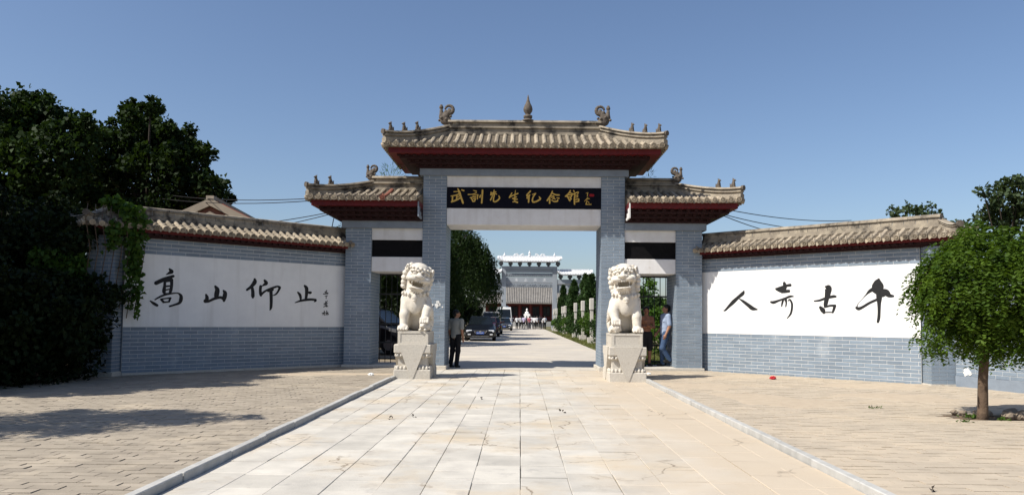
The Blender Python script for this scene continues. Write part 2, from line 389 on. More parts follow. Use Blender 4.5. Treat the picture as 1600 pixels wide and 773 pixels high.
# ------------------------------------------------------------------ brush strokes (thin raised lettering)
def smooth_stroke(st, per=5):
    P = np.array(st, float)
    if len(P) == 2: return [tuple(P[0]+(P[1]-P[0])*t) for t in np.linspace(0, 1, 5)]
    Q = np.vstack([2*P[0]-P[1], P, 2*P[-1]-P[-2]]); out = []
    for i in range(1, len(Q)-2):
        for t in np.arange(per)/per:
            a, b, c, d = Q[i-1], Q[i], Q[i+1], Q[i+2]
            out.append(tuple(.5*((2*b)+(c-a)*t+(2*a-5*b+4*c-d)*t*t+(3*b-a-3*c+d)*t**3)))
    out.append(tuple(P[-1])); return out
def glyph_mesh(name, strokes, y, th=.004, sc=1., off=(0, 0)):
    """strokes of (u, z, width) laid on a wall whose face looks to -y"""
    mb = MB()
    for si, st in enumerate(strokes):
        S = [(u*sc+off[0], z*sc+off[1], max(w, .006)*sc) for u, z, w in smooth_stroke(st)]
        n = len(S); dep = y-th-si*.0004; left = []; right = []
        for i in range(n):
            a = S[max(i-1, 0)]; b = S[min(i+1, n-1)]; tx, tz = b[0]-a[0], b[1]-a[1]; l = math.hypot(tx, tz) or 1
            nx, nz = -tz/l, tx/l; h = S[i][2]/2
            left.append((S[i][0]+nx*h, S[i][1]+nz*h)); right.append((S[i][0]-nx*h, S[i][1]-nz*h))
        def capp(c, p, q, sgn):
            r = c[2]/2; an = math.atan2(p[1]-c[1], p[0]-c[0])
            return [(c[0]+r*math.cos(an+sgn*math.pi*k/4), c[1]+r*math.sin(an+sgn*math.pi*k/4)) for k in (1, 2, 3)]
        c0 = capp(S[0], left[0], right[0], 1); c1 = capp(S[-1], right[-1], left[-1], 1)
        for i in range(n-1):
            mb.add([(left[i][0], dep, left[i][1]), (right[i][0], dep, right[i][1]), (right[i+1][0], dep, right[i+1][1]), (left[i+1][0], dep, left[i+1][1])], [(0, 1, 2, 3)])
        mb.add([(left[0][0], dep, left[0][1])]+[(a, dep, b) for a, b in c0]+[(right[0][0], dep, right[0][1])], [(0, 1, 2, 3, 4)])
        mb.add([(right[-1][0], dep, right[-1][1])]+[(a, dep, b) for a, b in c1]+[(left[-1][0], dep, left[-1][1])], [(0, 1, 2, 3, 4)])
        rim = left+c1[::-1]+right[::-1]+c0[::-1]; m = len(rim)
        mb.add([(a, dep, b) for a, b in rim]+[(a, y+.002, b) for a, b in rim], [(i, (i+1) % m, (i+1) % m+m, i+m) for i in range(m)])
    return mb.mesh(name, fix=False)
GLYPHS = {
'gao': [[(-4.525,2.326,0.044),(-4.481,2.277,0.088),(-4.509,2.254,0.073),(-4.599,2.199,0.012)],[(-4.803,2.009,0.086),(-4.638,2.095,0.087),(-4.442,2.177,0.061)],[(-4.617,2.074,0.058),(-4.62,1.958,0.058),(-4.63,1.841,0.08),(-4.615,1.784,0.051)],[(-4.475,2.095,0.073),(-4.471,1.963,0.066),(-4.489,1.846,0.066),(-4.509,1.794,0.044)],[(-4.609,2.067,0.073),(-4.468,2.088,0.058)],[(-4.605,1.944,0.041),(-4.464,1.964,0.032)],[(-4.61,1.864,0.035),(-4.491,1.89,0.029)],[(-4.615,1.781,0.035),(-4.488,1.796,0.035)],[(-4.813,1.649,0.026),(-4.724,1.708,0.038),(-4.6,1.763,0.044),(-4.445,1.796,0.032),(-4.33,1.804,0.029),(-4.264,1.75,0.066),(-4.261,1.662,0.081),(-4.295,1.588,0.059),(-4.409,1.541,0.041),(-4.5,1.511,0.041)],[(-4.908,1.618,0.029),(-4.831,1.562,0.06),(-4.767,1.527,0.058)],[(-4.688,1.659,0.043),(-4.637,1.609,0.051)],[(-4.674,1.666,0.032),(-4.569,1.684,0.032),(-4.485,1.693,0.041)],[(-4.491,1.686,0.041),(-4.518,1.612,0.041)],[(-4.637,1.595,0.038),(-4.51,1.612,0.032)]],
'shan': [[(-3.493,1.985,0.053),(-3.445,1.91,0.106),(-3.457,1.803,0.114),(-3.463,1.727,0.091)],[(-3.702,1.789,0.045),(-3.677,1.722,0.083),(-3.69,1.646,0.083)],[(-3.713,1.645,0.09),(-3.629,1.647,0.06),(-3.508,1.703,0.061),(-3.37,1.737,0.061),(-3.291,1.709,0.076)],[(-3.296,1.892,0.046),(-3.26,1.84,0.092),(-3.268,1.748,0.099),(-3.282,1.663,0.061)]],
'yang': [[(-2.546,2.189,0.059),(-2.544,2.122,0.103),(-2.626,2.015,0.074),(-2.732,1.931,0.053)],[(-2.602,1.979,0.074),(-2.584,1.884,0.083),(-2.581,1.788,0.086),(-2.581,1.759,0.059)],[(-2.293,2.17,0.06),(-2.252,2.111,0.093),(-2.299,2.072,0.06),(-2.361,2.033,0.021)],[(-2.392,2.024,0.074),(-2.398,1.935,0.071),(-2.387,1.846,0.077),(-2.379,1.809,0.053)],[(-2.386,1.809,0.045),(-2.325,1.877,0.051),(-2.231,1.94,0.045),(-2.089,1.997,0.054),(-1.96,2.04,0.045),(-1.902,2.019,0.07)],[(-1.894,2.012,0.061),(-1.941,1.919,0.048),(-1.996,1.85,0.039),(-2.068,1.818,0.021)],[(-2.199,1.926,0.06),(-2.088,1.96,0.075)],[(-2.127,1.929,0.084),(-2.115,1.779,0.078),(-2.111,1.629,0.075),(-2.116,1.524,0.066),(-2.139,1.463,0.024)]],
'zhi': [[(-1.225,2.082,0.056),(-1.172,2.022,0.096),(-1.168,1.898,0.087),(-1.182,1.757,0.068)],[(-1.134,1.922,0.047),(-1.074,1.916,0.069),(-1.048,1.92,0.056)],[(-1.408,1.913,0.043),(-1.347,1.846,0.074),(-1.328,1.754,0.056),(-1.344,1.722,0.025)],[(-1.478,1.658,0.021),(-1.352,1.699,0.046),(-1.181,1.734,0.062),(-1.026,1.746,0.059),(-0.903,1.736,0.053),(-0.937,1.698,0.038)]],
'sig1': [[(-0.598,1.986,0.025),(-0.642,1.937,0.016)],[(-0.694,1.896,0.025),(-0.56,1.908,0.022)],[(-0.615,1.962,0.029),(-0.623,1.906,0.022)],[(-0.648,1.842,0.016),(-0.568,1.855,0.016)],[(-0.613,1.851,0.022),(-0.611,1.78,0.019)],[(-0.66,1.941,0.016),(-0.56,1.924,0.016)]],
'sig2': [[(-0.627,1.708,0.022),(-0.608,1.677,0.016)],[(-0.574,1.725,0.019),(-0.6,1.685,0.016)],[(-0.671,1.651,0.019),(-0.563,1.67,0.016)],[(-0.626,1.676,0.019),(-0.615,1.597,0.019)],[(-0.67,1.628,0.016),(-0.581,1.637,0.016)],[(-0.677,1.564,0.019),(-0.624,1.589,0.019),(-0.561,1.582,0.025)],[(-0.58,1.63,0.016),(-0.606,1.566,0.016)],[(-0.642,1.589,0.016),(-0.677,1.564,0.013)]],
'sig3': [[(-0.718,1.406,0.019),(-0.629,1.423,0.019)],[(-0.657,1.462,0.025),(-0.654,1.359,0.022)],[(-0.665,1.406,0.016),(-0.708,1.366,0.013)],[(-0.62,1.415,0.016),(-0.539,1.424,0.016)],[(-0.585,1.468,0.022),(-0.574,1.36,0.022)],[(-0.584,1.407,0.016),(-0.628,1.359,0.013)],[(-0.575,1.415,0.019),(-0.529,1.376,0.019)]],
'ren': [[(1.252,2.064,0.026),(1.221,1.999,0.091),(1.103,1.91,0.083),(0.956,1.787,0.1),(0.845,1.688,0.075),(0.734,1.584,0.047),(0.687,1.574,0.023)],[(1.121,1.868,0.02),(1.229,1.801,0.066),(1.372,1.701,0.09),(1.477,1.628,0.098),(1.6,1.6,0.032)]],
'qi': [[(2.302,2.226,0.071),(2.318,2.146,0.103),(2.285,2.06,0.095),(2.243,2.005,0.048)],[(2.084,2.096,0.032),(2.202,2.101,0.095),(2.352,2.161,0.063),(2.451,2.175,0.071)],[(2.101,2.076,0.038),(2.251,2.029,0.079),(2.417,2.034,0.072)],[(1.963,1.778,0.048),(2.031,1.77,0.072),(2.149,1.808,0.051),(2.316,1.862,0.047),(2.448,1.907,0.055),(2.53,1.906,0.022)],[(2.275,1.831,0.047),(2.249,1.752,0.047),(2.232,1.673,0.028)],[(2.333,1.838,0.071),(2.349,1.759,0.041),(2.336,1.665,0.028)],[(2.398,1.806,0.022),(2.44,1.829,0.041),(2.488,1.742,0.05),(2.487,1.617,0.05),(2.453,1.492,0.047),(2.362,1.381,0.013)]],
'gu': [[(3.289,2.12,0.032),(3.357,2.086,0.153),(3.345,1.965,0.137),(3.319,1.837,0.105),(3.293,1.724,0.097),(3.277,1.66,0.058)],[(3.031,1.791,0.033),(3.155,1.806,0.049),(3.319,1.861,0.058),(3.465,1.891,0.067),(3.521,1.89,0.054)],[(3.17,1.644,0.071),(3.227,1.579,0.113),(3.251,1.523,0.065)],[(3.277,1.652,0.042),(3.398,1.683,0.048),(3.511,1.683,0.058)],[(3.503,1.675,0.064),(3.478,1.595,0.058),(3.453,1.531,0.045)],[(3.267,1.531,0.026),(3.381,1.534,0.026),(3.461,1.531,0.026)]],
'qian': [[(4.474,2.269,0.022),(4.454,2.193,0.169),(4.446,2.101,0.254),(4.43,2.032,0.216)],[(4.363,2.049,0.093),(4.273,1.996,0.07),(4.197,1.92,0.028),(4.105,1.82,0.009),(4.02,1.719,0.011),(3.999,1.664,0.022)],[(3.988,1.633,0.063),(4.034,1.613,0.072),(4.118,1.648,0.059),(4.27,1.74,0.056),(4.42,1.809,0.055)],[(4.422,1.947,0.031),(4.51,1.946,0.169),(4.613,1.959,0.153),(4.685,1.897,0.091),(4.764,1.881,0.046)],[(4.467,2.023,0.092),(4.472,1.869,0.123),(4.47,1.716,0.08),(4.468,1.547,0.064),(4.459,1.409,0.064),(4.439,1.324,0.052)]],
'wu': [[(-1.718,4.668,0.022),(-1.676,4.574,0.054),(-1.634,4.452,0.049),(-1.578,4.296,0.049)],[(-1.818,4.586,0.024),(-1.663,4.594,0.022)],[(-1.616,4.635,0.027),(-1.562,4.615,0.035)],[(-1.891,4.47,0.024),(-1.783,4.491,0.033),(-1.662,4.533,0.033)],[(-1.736,4.505,0.035),(-1.748,4.369,0.035)],[(-1.85,4.45,0.033),(-1.855,4.328,0.041)],[(-1.875,4.321,0.041),(-1.754,4.369,0.043),(-1.62,4.438,0.035)],[(-1.735,4.444,0.024),(-1.675,4.472,0.024)]],
'xun': [[(-1.312,4.624,0.016),(-1.238,4.602,0.033)],[(-1.446,4.515,0.03),(-1.338,4.522,0.022),(-1.237,4.557,0.027)],[(-1.324,4.488,0.019),(-1.23,4.51,0.019)],[(-1.391,4.434,0.027),(-1.243,4.462,0.024)],[(-1.364,4.42,0.03),(-1.315,4.332,0.035)],[(-1.316,4.4,0.019),(-1.256,4.414,0.03),(-1.282,4.339,0.033)],[(-1.336,4.339,0.024),(-1.275,4.346,0.024)],[(-1.196,4.51,0.035),(-1.208,4.401,0.03)],[(-1.129,4.497,0.033),(-1.141,4.442,0.033)],[(-1.076,4.626,0.046),(-1.081,4.484,0.041),(-1.093,4.3,0.041)]],
'xian': [[(-0.773,4.636,0.027),(-0.798,4.527,0.03),(-0.864,4.377,0.035)],[(-0.853,4.581,0.027),(-0.852,4.513,0.041)],[(-0.853,4.553,0.022),(-0.732,4.588,0.033)],[(-0.866,4.513,0.024),(-0.758,4.541,0.03),(-0.704,4.527,0.019)],[(-0.765,4.513,0.03),(-0.79,4.391,0.033),(-0.776,4.337,0.035),(-0.716,4.344,0.038),(-0.635,4.419,0.038),(-0.65,4.487,0.027)]],
'sheng': [[(-0.313,4.565,0.024),(-0.373,4.449,0.038)],[(-0.353,4.469,0.033),(-0.245,4.518,0.027),(-0.158,4.552,0.035)],[(-0.22,4.633,0.016),(-0.232,4.518,0.024),(-0.237,4.341,0.027)],[(-0.298,4.422,0.027),(-0.191,4.464,0.027)],[(-0.271,4.402,0.024),(-0.177,4.403,0.033)],[(-0.284,4.334,0.027),(-0.23,4.342,0.033),(-0.169,4.322,0.043)]],
'ji': [[(0.166,4.616,0.041),(0.072,4.507,0.035),(0.14,4.494,0.038)],[(0.153,4.521,0.033),(0.08,4.446,0.033)],[(0.133,4.48,0.035),(0.121,4.331,0.041)],[(0.086,4.426,0.027),(0.14,4.44,0.027)],[(0.214,4.528,0.019),(0.301,4.556,0.035)],[(0.294,4.543,0.03),(0.241,4.468,0.033),(0.221,4.386,0.038),(0.242,4.332,0.038),(0.33,4.353,0.038),(0.423,4.415,0.046),(0.396,4.469,0.027)]],
'nian': [[(0.738,4.621,0.027),(0.692,4.512,0.038),(0.605,4.376,0.041)],[(0.732,4.567,0.027),(0.826,4.527,0.035),(0.914,4.521,0.035)],[(0.685,4.485,0.024),(0.773,4.499,0.027)],[(0.706,4.451,0.024),(0.786,4.465,0.027),(0.746,4.417,0.022)],[(0.672,4.417,0.035),(0.666,4.308,0.041)],[(0.72,4.39,0.027),(0.787,4.35,0.035),(0.868,4.364,0.038),(0.874,4.398,0.022)],[(0.773,4.431,0.027),(0.814,4.411,0.024)],[(0.854,4.446,0.024),(0.908,4.439,0.033)]],
'guan': [[(1.203,4.638,0.033),(1.149,4.556,0.035),(1.076,4.488,0.035)],[(1.19,4.584,0.027),(1.257,4.557,0.027)],[(1.116,4.502,0.041),(1.15,4.448,0.035)],[(1.149,4.529,0.033),(1.23,4.53,0.033)],[(1.244,4.53,0.03),(1.204,4.435,0.033)],[(1.123,4.475,0.033),(1.217,4.469,0.027)],[(1.143,4.448,0.03),(1.191,4.374,0.038)],[(1.171,4.394,0.035),(1.231,4.422,0.027)],[(1.283,4.639,0.03),(1.304,4.612,0.03)],[(1.271,4.544,0.033),(1.338,4.578,0.03),(1.405,4.599,0.035),(1.392,4.558,0.027)],[(1.318,4.544,0.03),(1.305,4.395,0.035),(1.312,4.287,0.035)],[(1.325,4.51,0.024),(1.392,4.518,0.027),(1.379,4.47,0.024)],[(1.332,4.463,0.022),(1.392,4.47,0.024)],[(1.332,4.402,0.024),(1.419,4.423,0.03),(1.413,4.362,0.033)],[(1.326,4.348,0.027),(1.42,4.362,0.03)]],
'sigg': [[(1.607,4.574,0.011),(1.661,4.585,0.011)],[(1.654,4.588,0.016),(1.641,4.493,0.014)],[(1.568,4.363,0.011),(1.634,4.438,0.019),(1.661,4.466,0.016)],[(1.635,4.425,0.016),(1.695,4.432,0.019)],[(1.635,4.398,0.016),(1.608,4.289,0.022)],[(1.608,4.282,0.024),(1.743,4.284,0.019)],[(1.648,4.357,0.014),(1.689,4.331,0.016)]],
'seal': [[(1.721,4.521,0.07),(1.789,4.521,0.07)]],
}

# ================================================================== THE SETTING
XC, YG = .08, 19.75                    # gate centre and front plane
KL, KR = -2.66, 2.68                  # inner faces of the two kerbs
PZL, PZR = .042, .032                    # heights of the two side plazas
def sheet(name, x0, x1, y0, y1, z, m, n=1):
    mb = MB(); mb.add([(x0, y0, z), (x1, y0, z), (x1, y1, z), (x0, y1, z)], [(0, 1, 2, 3)])
    return tag(mb.build(name, m), kind='structure')
sheet('ground', -2500, 2500, -600, 4500, -.09, 'dirt_ground')
sheet('grass_field', 3.2, 60, 21.3, 140, -.03, 'grass_ground')
road = sheet('inner_road', -3.4, 3.25, 19.95, 150, 0., 'concrete_road')
court = sheet('forecourt_road', KL, KR, -4, 19.96, -.03, 'slab_base')

# stone slabs of the forecourt, lane by lane
lanes = [KL+.006, -2.28, -1.89, -1.48, -1.08, -.73, -.37, .02, .41, .80, 1.16, 1.56, 1.98, 2.36, KR-.006]
def slab_mesh(w, l, cut=None):
    mb = MB(); hx, hy = w/2-.0012, l/2-.004; c = .004
    if cut is None:
        mb.add([(-hx, -hy, -.03), (hx, -hy, -.03), (hx, hy, -.03), (-hx, hy, -.03), (-hx, -hy, -c), (hx, -hy, -c), (hx, hy, -c), (-hx, hy, -c),
                (-hx+c, -hy+c, 0), (hx-c, -hy+c, 0), (hx-c, hy-c, 0), (-hx+c, hy-c, 0)],
               [(0,1,5,4),(1,2,6,5),(2,3,7,6),(3,0,4,7),(4,5,9,8),(5,6,10,9),(6,7,11,10),(7,4,8,11),(8,9,10,11)])
    else:
        a, b, j = cut; g = .005
        p = [(-hx+2*hx*t, (a+(b-a)*t)*hy+j*math.sin(t*7)*.03) for t in (0, .25, .5, .75, 1)]
        lo = [(-hx, -hy), (hx, -hy)]+[(x, y-g) for x, y in p[::-1]]; hi = [(x, y+g) for x, y in p]+[(hx, hy), (-hx, hy)]
        mb.prism(lo, -.03, 0, 'z'); mb.prism(hi, -.03, -.002, 'z')
    return mb.mesh('slab')
slabs = []
for i in range(len(lanes)-1):
    x0, x1 = lanes[i], lanes[i+1]; y = 1.2+random.random()*.6
    while y < 19.9:
        l = random.choice((.36, .45, .52, .60, .72)) if abs(i-6.5) < 4 else random.choice((.5, .66, .8, 1.0))
        if 19.94-y-l < .2: l = 19.94-y
        slabs.append((x0, x1, y, l)); y += l
slabs.sort(key=lambda q: (q[2] < 5.2, q[2])); far = MB()
for cnt, (x0, x1, y, l) in enumerate(slabs):
    x0 += random.uniform(-.003, .004); x1 -= random.uniform(-.001, .003)
    if cnt < 300:
        cut = (random.uniform(-.7, .7), random.uniform(-.7, .7), random.uniform(-1, 1)) if random.random() < .2 and l > .4 else None
        o = link('slab', slab_mesh(x1-x0, l, cut), 'slab', court, ((x0+x1)/2, y+l/2, random.uniform(-.005, .001)))
        o.rotation_euler = (random.uniform(-.003, .003), random.uniform(-.003, .003), 0)
    else:
        z = random.uniform(-.005, .001); far.box((x0+.003, y+.003, -.03), (x1-.003, y+l-.003, z))
tag(far.build('far_slabs', 'slab', court), kind='stuff')
print('slabs', cnt)
# kerbs
for side, xk in ((-1, KL), (1, KR)):
    kb = tag(empty('kerb', (xk, 0, 0)), kind='structure'); y = 2.2
    while y < 16.5:
        l = min(random.uniform(.95, 1.05), 16.62-y)
        mb = MB(); a, b = (0, side*.085); mb.box((min(a, b), 0, -.05), (max(a, b), l-.008, .065+random.uniform(-.006, .006)))
        o = mb.build('kerb_stone', 'kerb', kb, (random.uniform(-.008, .008), y, 0), bevel=.008); o.rotation_euler = (0, 0, random.uniform(-.004, .004)); y += l
# side plazas of small pavers in running bond
def plaza(name, side, x_in, x_out, z, pm='paver'):
    base = sheet(name, min(x_in, x_out), max(x_in, x_out), -3, 21.2, z-.02, 'paver_base')
    full = MB(); full.box((-.117, -.058, -.018), (.117, .058, 0)); me = full.mesh('paver'); me.materials.append(M[pm])
    cells = []; halves = []
    for r in range(int((20.8-2.2)/.12)):
        y = 2.2+r*.12
        for c in range(int(abs(x_out-x_in)/.24)+1):
            x = x_in+side*(.12+c*.24+(.12 if r % 2 else 0))
            # the plaza stops at the wing walls and the gateway
            ax = abs(x-XC)
            if y > 20.05-max(ax-4.6, 0)*1.0 and ax > 4.6: continue
            if y > 19.65 and ax <= 4.6: continue
            if abs(x-6.38) < .60 and abs(y-10.62) < .36: continue      # planting pit
            cells.append((x, y))
            if c == 0 and r % 2: halves.append((x_in+side*.06, y))
    def inview(x, y):
        px = 812+x/y*1200; return -30 < px < 1630 and y > 5.0
    key = sorted([c for c in cells if inview(*c)], key=lambda c: c[0]**2+c[1]**2)
    near = set(key[:300]); V = []
    for c in cells:
        dz = random.uniform(-.006, .003); a = random.uniform(-.012, .012)
        if c in near:
            o = link('paver', me, None, base, (c[0], c[1], z+dz)); o.rotation_euler = (random.uniform(-.012, .012), random.uniform(-.012, .012), a)
        else: V.append((c[0], c[1], z+dz, a, .117))
    V += [(x, y, z, 0, .056) for x, y in halves]
    V = np.array(V); hx, hy = V[:, 4], .058; n = len(V); ca, sa = np.cos(V[:, 3]), np.sin(V[:, 3])
    def P(dx, dy, dz): return np.stack([V[:, 0]+dx*ca-dy*sa, V[:, 1]+dx*sa+dy*ca, V[:, 2]+dz], 1)
    t = [P(-hx, -hy, 0), P(hx, -hy, 0), P(hx, hy, 0), P(-hx, hy, 0)]; b = [P(-hx, -hy, -.018), P(hx, -hy, -.018), P(hx, hy, -.018), P(-hx, hy, -.018)]
    Q = [np.stack(t, 1)]+[np.stack([b[i], b[(i+1) % 4], t[(i+1) % 4], t[i]], 1) for i in range(4)]
    tag(link('far_pavers', quads_mesh('far_pavers', np.concatenate(Q)), pm, base), kind='stuff')
    return base
plaza('left_plaza', -1, KL-.09, -24, PZL)
plaza('right_plaza', 1, KR+.09, 12, PZR, 'paver_sandy')
# loose sand lying over the joints: low uneven mounds
def sand_patch(x, y, z, rx, ry, h, seed):
    r = np.random.default_rng(seed); n, m = 26, 7; mb = MB(); v = [(x, y, z+h)]; f = []
    ph = r.uniform(0, 6.28, 4)
    for j in range(1, m):
        t = j/(m-1)
        for i in range(n):
            a = 2*math.pi*i/n; k = 1+.22*math.sin(2*a+ph[0])+.16*math.sin(3*a+ph[1])+.12*math.sin(5*a+ph[2])+.08*math.sin(8*a+ph[3])
            hh = h*(1-t**2)*(.75+.25*math.sin(5*a+9*t+ph[1])) - (.022 if j == m-1 else 0)
            v.append((x+rx*t*k*math.cos(a), y+ry*t*k*math.sin(a), z+hh))
    for i in range(n): f.append((0, 1+i, 1+(i+1) % n))
    for j in range(m-2):
        for i in range(n): f.append((1+j*n+i, 1+(j+1)*n+i, 1+(j+1)*n+(i+1) % n, 1+j*n+(i+1) % n))
    mb.add(v, f); return mb.mesh('sand')
sp = [(-4.2, 17.2, PZL, 1.4, .5, .008),
      (5.2, 17.8, PZR, 1.3, .45, .016), (7.2, 15.6, PZR, 1.5, .6, .015), (4.2, 12.6, PZR, 1.0, 1.2, .010), (6.6, 13.4, PZR, 1.2, .7, .011), (3.6, 15.2, PZR, .7, 1.0, .010), (8.1, 12.6, PZR, .9, .8, .012)]
for i, s in enumerate(sp):
    o = link('loose_sand', sand_patch(*s, i+3), 'sand', smooth=True); tag(o, 'thin drift of loose sand over the pavers', 'sand', kind='stuff')

# ================================================================== BRICKWORK AND TILED ROOFS
BL, BH = .318, .0795                   # brick length and course height with joint
_bc = {}
def brick_me(l):
    l = round(l, 2)
    if l not in _bc:
        mb = MB(); hx = l/2-.006; hz = BH/2-.0055; c = .003
        mb.add([(-hx, .02, -hz), (hx, .02, -hz), (hx, .02, hz), (-hx, .02, hz), (-hx, c, -hz), (hx, c, -hz), (hx, c, hz), (-hx, c, hz),
                (-hx+c, 0, -hz+c), (hx-c, 0, -hz+c), (hx-c, 0, hz-c), (-hx+c, 0, hz-c)],
               [(0,1,5,4),(1,2,6,5),(2,3,7,6),(3,0,4,7),(4,5,9,8),(5,6,10,9),(6,7,11,10),(7,4,8,11),(8,9,10,11)])
        _bc[l] = mb.mesh('brick'); _bc[l].materials.append(M['brick'])
    return _bc[l]
def courses(u0, u1, z0, z1):
    """running bond between u0 and u1: list of (u_mid, z_mid, length)"""
    out = []; n = max(1, round((z1-z0)/BH)); h = (z1-z0)/n
    for r in range(n):
        u = u0-(BL/2 if r % 2 else 0)
        while u < u1-.02:
            a, b = max(u, u0), min(u+BL, u1)
            if b-a > .03: out.append(((a+b)/2, z0+(r+.5)*h, b-a))
            u += BL
    return out
def place_bricks(parent, cells, y, limit=10**6):
    """front bricks (face looks to -y) as single objects; returns the ones past the limit"""
    rest = []
    for k, (u, z, l) in enumerate(cells):
        if k < limit: link('brick', brick_me(l), None, parent, (u, y+random.uniform(-.0015, .0015), z))
        else: rest.append((u, z, l))
    return rest
def brick_mass(parent, cells, face):
    """joined bricks; face(u, z, d) -> point, d = depth behind the face"""
    mb = MB()
    for u, z, l in cells:
        hx, hz = l/2-.006, BH/2-.0055
        v = [face(u+i*hx, z+j*hz, d) for d in (.02, 0) for i, j in ((-1,-1),(1,-1),(1,1),(-1,1))]
        mb.add(v, [(0,1,5,4),(1,2,6,5),(2,3,7,6),(3,0,4,7),(4,5,6,7)])
    return tag(mb.build('brick_facing', 'brick', parent), kind='stuff')

def hip_roof(name, parent, a, b, ra, rb, yf, yr, yb, ze, zr, sp=.205, tr=.058, ridge=.28, hipr=.2, red_tile=(), slab=.05, ridge_bricks=False, lift=.05):
    """tiled roof: eave from x=a..b at y=yf/yb, ridge x=ra..rb at y=yr; an end with ra==a (or rb==b) is a straight cut"""
    def zp(s): return ze+(zr-ze)*(.72*s+.28*s*s)
    def P(x, s, side='f'):
        e = 0
        if ra != a: e = max(e, (ra-x)/(ra-a))
        if rb != b: e = max(e, (x-rb)/(b-rb))
        y = yf+(yr-yf)*s if side == 'f' else yb+(yr-yb)*s
        return Vector((x, y, zp(s)+lift*max(0, e-.2)**2*(1-s)**2))
    mb = MB(); NS = max(4, round((yr-yf)/.16))
    for side in 'fb':
        rows = []
        for i in range(NS+1):
            s = i/NS; xa, xb = a+(ra-a)*s, b+(rb-b)*s
            rows.append([P(xa+(xb-xa)*j/12, s, side) for j in range(13)])
        for i in range(NS):
            for j in range(12):   # each course of pan tiles laps over the one below
                u = Vector((0, 0, .022)); q = [rows[i][j]+u, rows[i][j+1]+u, rows[i+1][j+1], rows[i+1][j]]
                mb.add(q+[rows[i][j], rows[i][j+1]], [(0, 1, 2, 3), (4, 5, 1, 0)])
    for xe, xr in ((a, ra), (b, rb)):
        if xe == xr:
            mb.add([P(xe, i/NS) for i in range(NS+1)]+[P(xe, i/NS, 'b') for i in range(NS-1, -1, -1)]+[Vector((xe, yb, ze-slab)), Vector((xe, yf, ze-slab))], [tuple(range(2*NS+3))]); continue
        for i in range(NS):
            q = []
            for s in (i/NS, (i+1)/NS):
                x = xe+(xr-xe)*s; q.append([P(x, s), P(x, s, 'b')])
            mb.add([q[0][0], q[0][1], q[1][1], q[1][0]], [(0, 1, 2, 3)])
    mb.box((a+.02, yf+.02, ze-slab), (b-.02, yb-.02, ze-.004))
    roof = mb.build(name, 'pan_tile', parent)
    def tile(path, m='roof_tile'):
        # barrel tiles laid up the slope, a round end tile with a raised rim and a nail knob
        t = MB(); L = sum((path[i+1]-path[i]).length for i in range(len(path)-1)); pts = []; rad = []
        nt = max(1, round(L/.34))
        for k in range(nt):
            for q, r in ((0, 1.0), (.94, .88)):
                d = (k+q)/nt*(len(path)-1); i = min(int(d), len(path)-2); pts.append(path[i].lerp(path[i+1], d-i)+Vector((0, 0, .012))); rad.append(tr*r)
        d0 = (path[0]-path[1]).normalized(); e = pts[0]
        t.tube(pts, rad, 8)
        t.tube([e-d0*.02, e+d0*.075], [tr*1.08, tr*1.18], 12); t.tube([e+d0*.075, e+d0*.066], [tr*.86, tr*.80], 10); t.tube([e+d0*.06, e+d0*.080], [tr*.5, tr*.42], 8)
        if L > .12: t.lathe([(.026, 0), (.028, .02), (.012, .045)], (e+Vector((0, 0, tr*.85))-d0*.03), 6)
        return t.build('tile', m, roof)
    def drip(c, out, across):
        # pointed drip tile hanging between two barrel tiles
        w = sp*.40; t = MB(); o = Vector(out)
        shape = [(-w, .02), (-w, -.015), (-w*.55, -.05), (0, -.085), (w*.55, -.05), (w, -.015), (w, .02), (w*.5, .0), (-w*.5, .0)]
        v = [c+o*(.022-zz*.10)+Vector(across)*u+Vector((0, 0, zz)) for u, zz in shape]
        v2 = [p-o*.014 for p in v]; n = len(v)
        t.add(v+v2, [tuple(range(n)), tuple(range(2*n-1, n-1, -1))]+[(i, (i+1) % n, (i+1) % n+n, i+n) for i in range(n)])
        return t.build('drip_tile', 'roof_tile', roof)
    n = max(1, round((b-a)/sp)); d = (b-a)/n
    for side, out in (('f', (0, -1, 0)), ('b', (0, 1, 0))):
        for i in range(n):
            x = a+(i+.5)*d; sm = .97
            if ra != a: sm = min(sm, (x-a)/(ra-a))
            if rb != b: sm = min(sm, (b-x)/(b-rb))
            path = [P(x, sm*k/5, side) for k in range(6)]
            if sm > .06: tile(path, 'tile_red' if (side == 'f' and i in red_tile) else 'roof_tile')
            if side == 'f' and i < n-1: drip(P(x+d/2, 0), out, (1, 0, 0))
    for xe, xr, sg in ((a, ra, -1), (b, rb, 1)):
        if xe == xr: continue
        m = max(2, round((yb-yf)/sp)); dy = (yb-yf)/m
        for i in range(m):
            y = yf+(i+.5)*dy; sm = (y-yf)/(yr-yf) if y < yr else (yb-y)/(yb-yr)
            path = [Vector((xe+(xr-xe)*sm*k/5, y, zp(sm*k/5))) for k in range(6)]
            if sm > .06: tile(path)
            if i < m-1: drip(Vector((xe, y+dy/2, ze)), (sg, 0, 0), (0, 1, 0))
    # stepped ridge
    h = ridge; sec = [(-.115, -.03), (-.115, .05), (-.06, .06), (-.06, .40*h), (-.105, .42*h), (-.105, .54*h), (-.05, .56*h), (-.05, .80*h), (-.11, .82*h), (-.09, .96*h), (-.04, h)]
    sec = sec+[(-u, w) for u, w in sec[::-1]]
    e0 = -.02 if ra != a else 0; e1 = .02 if rb != b else 0
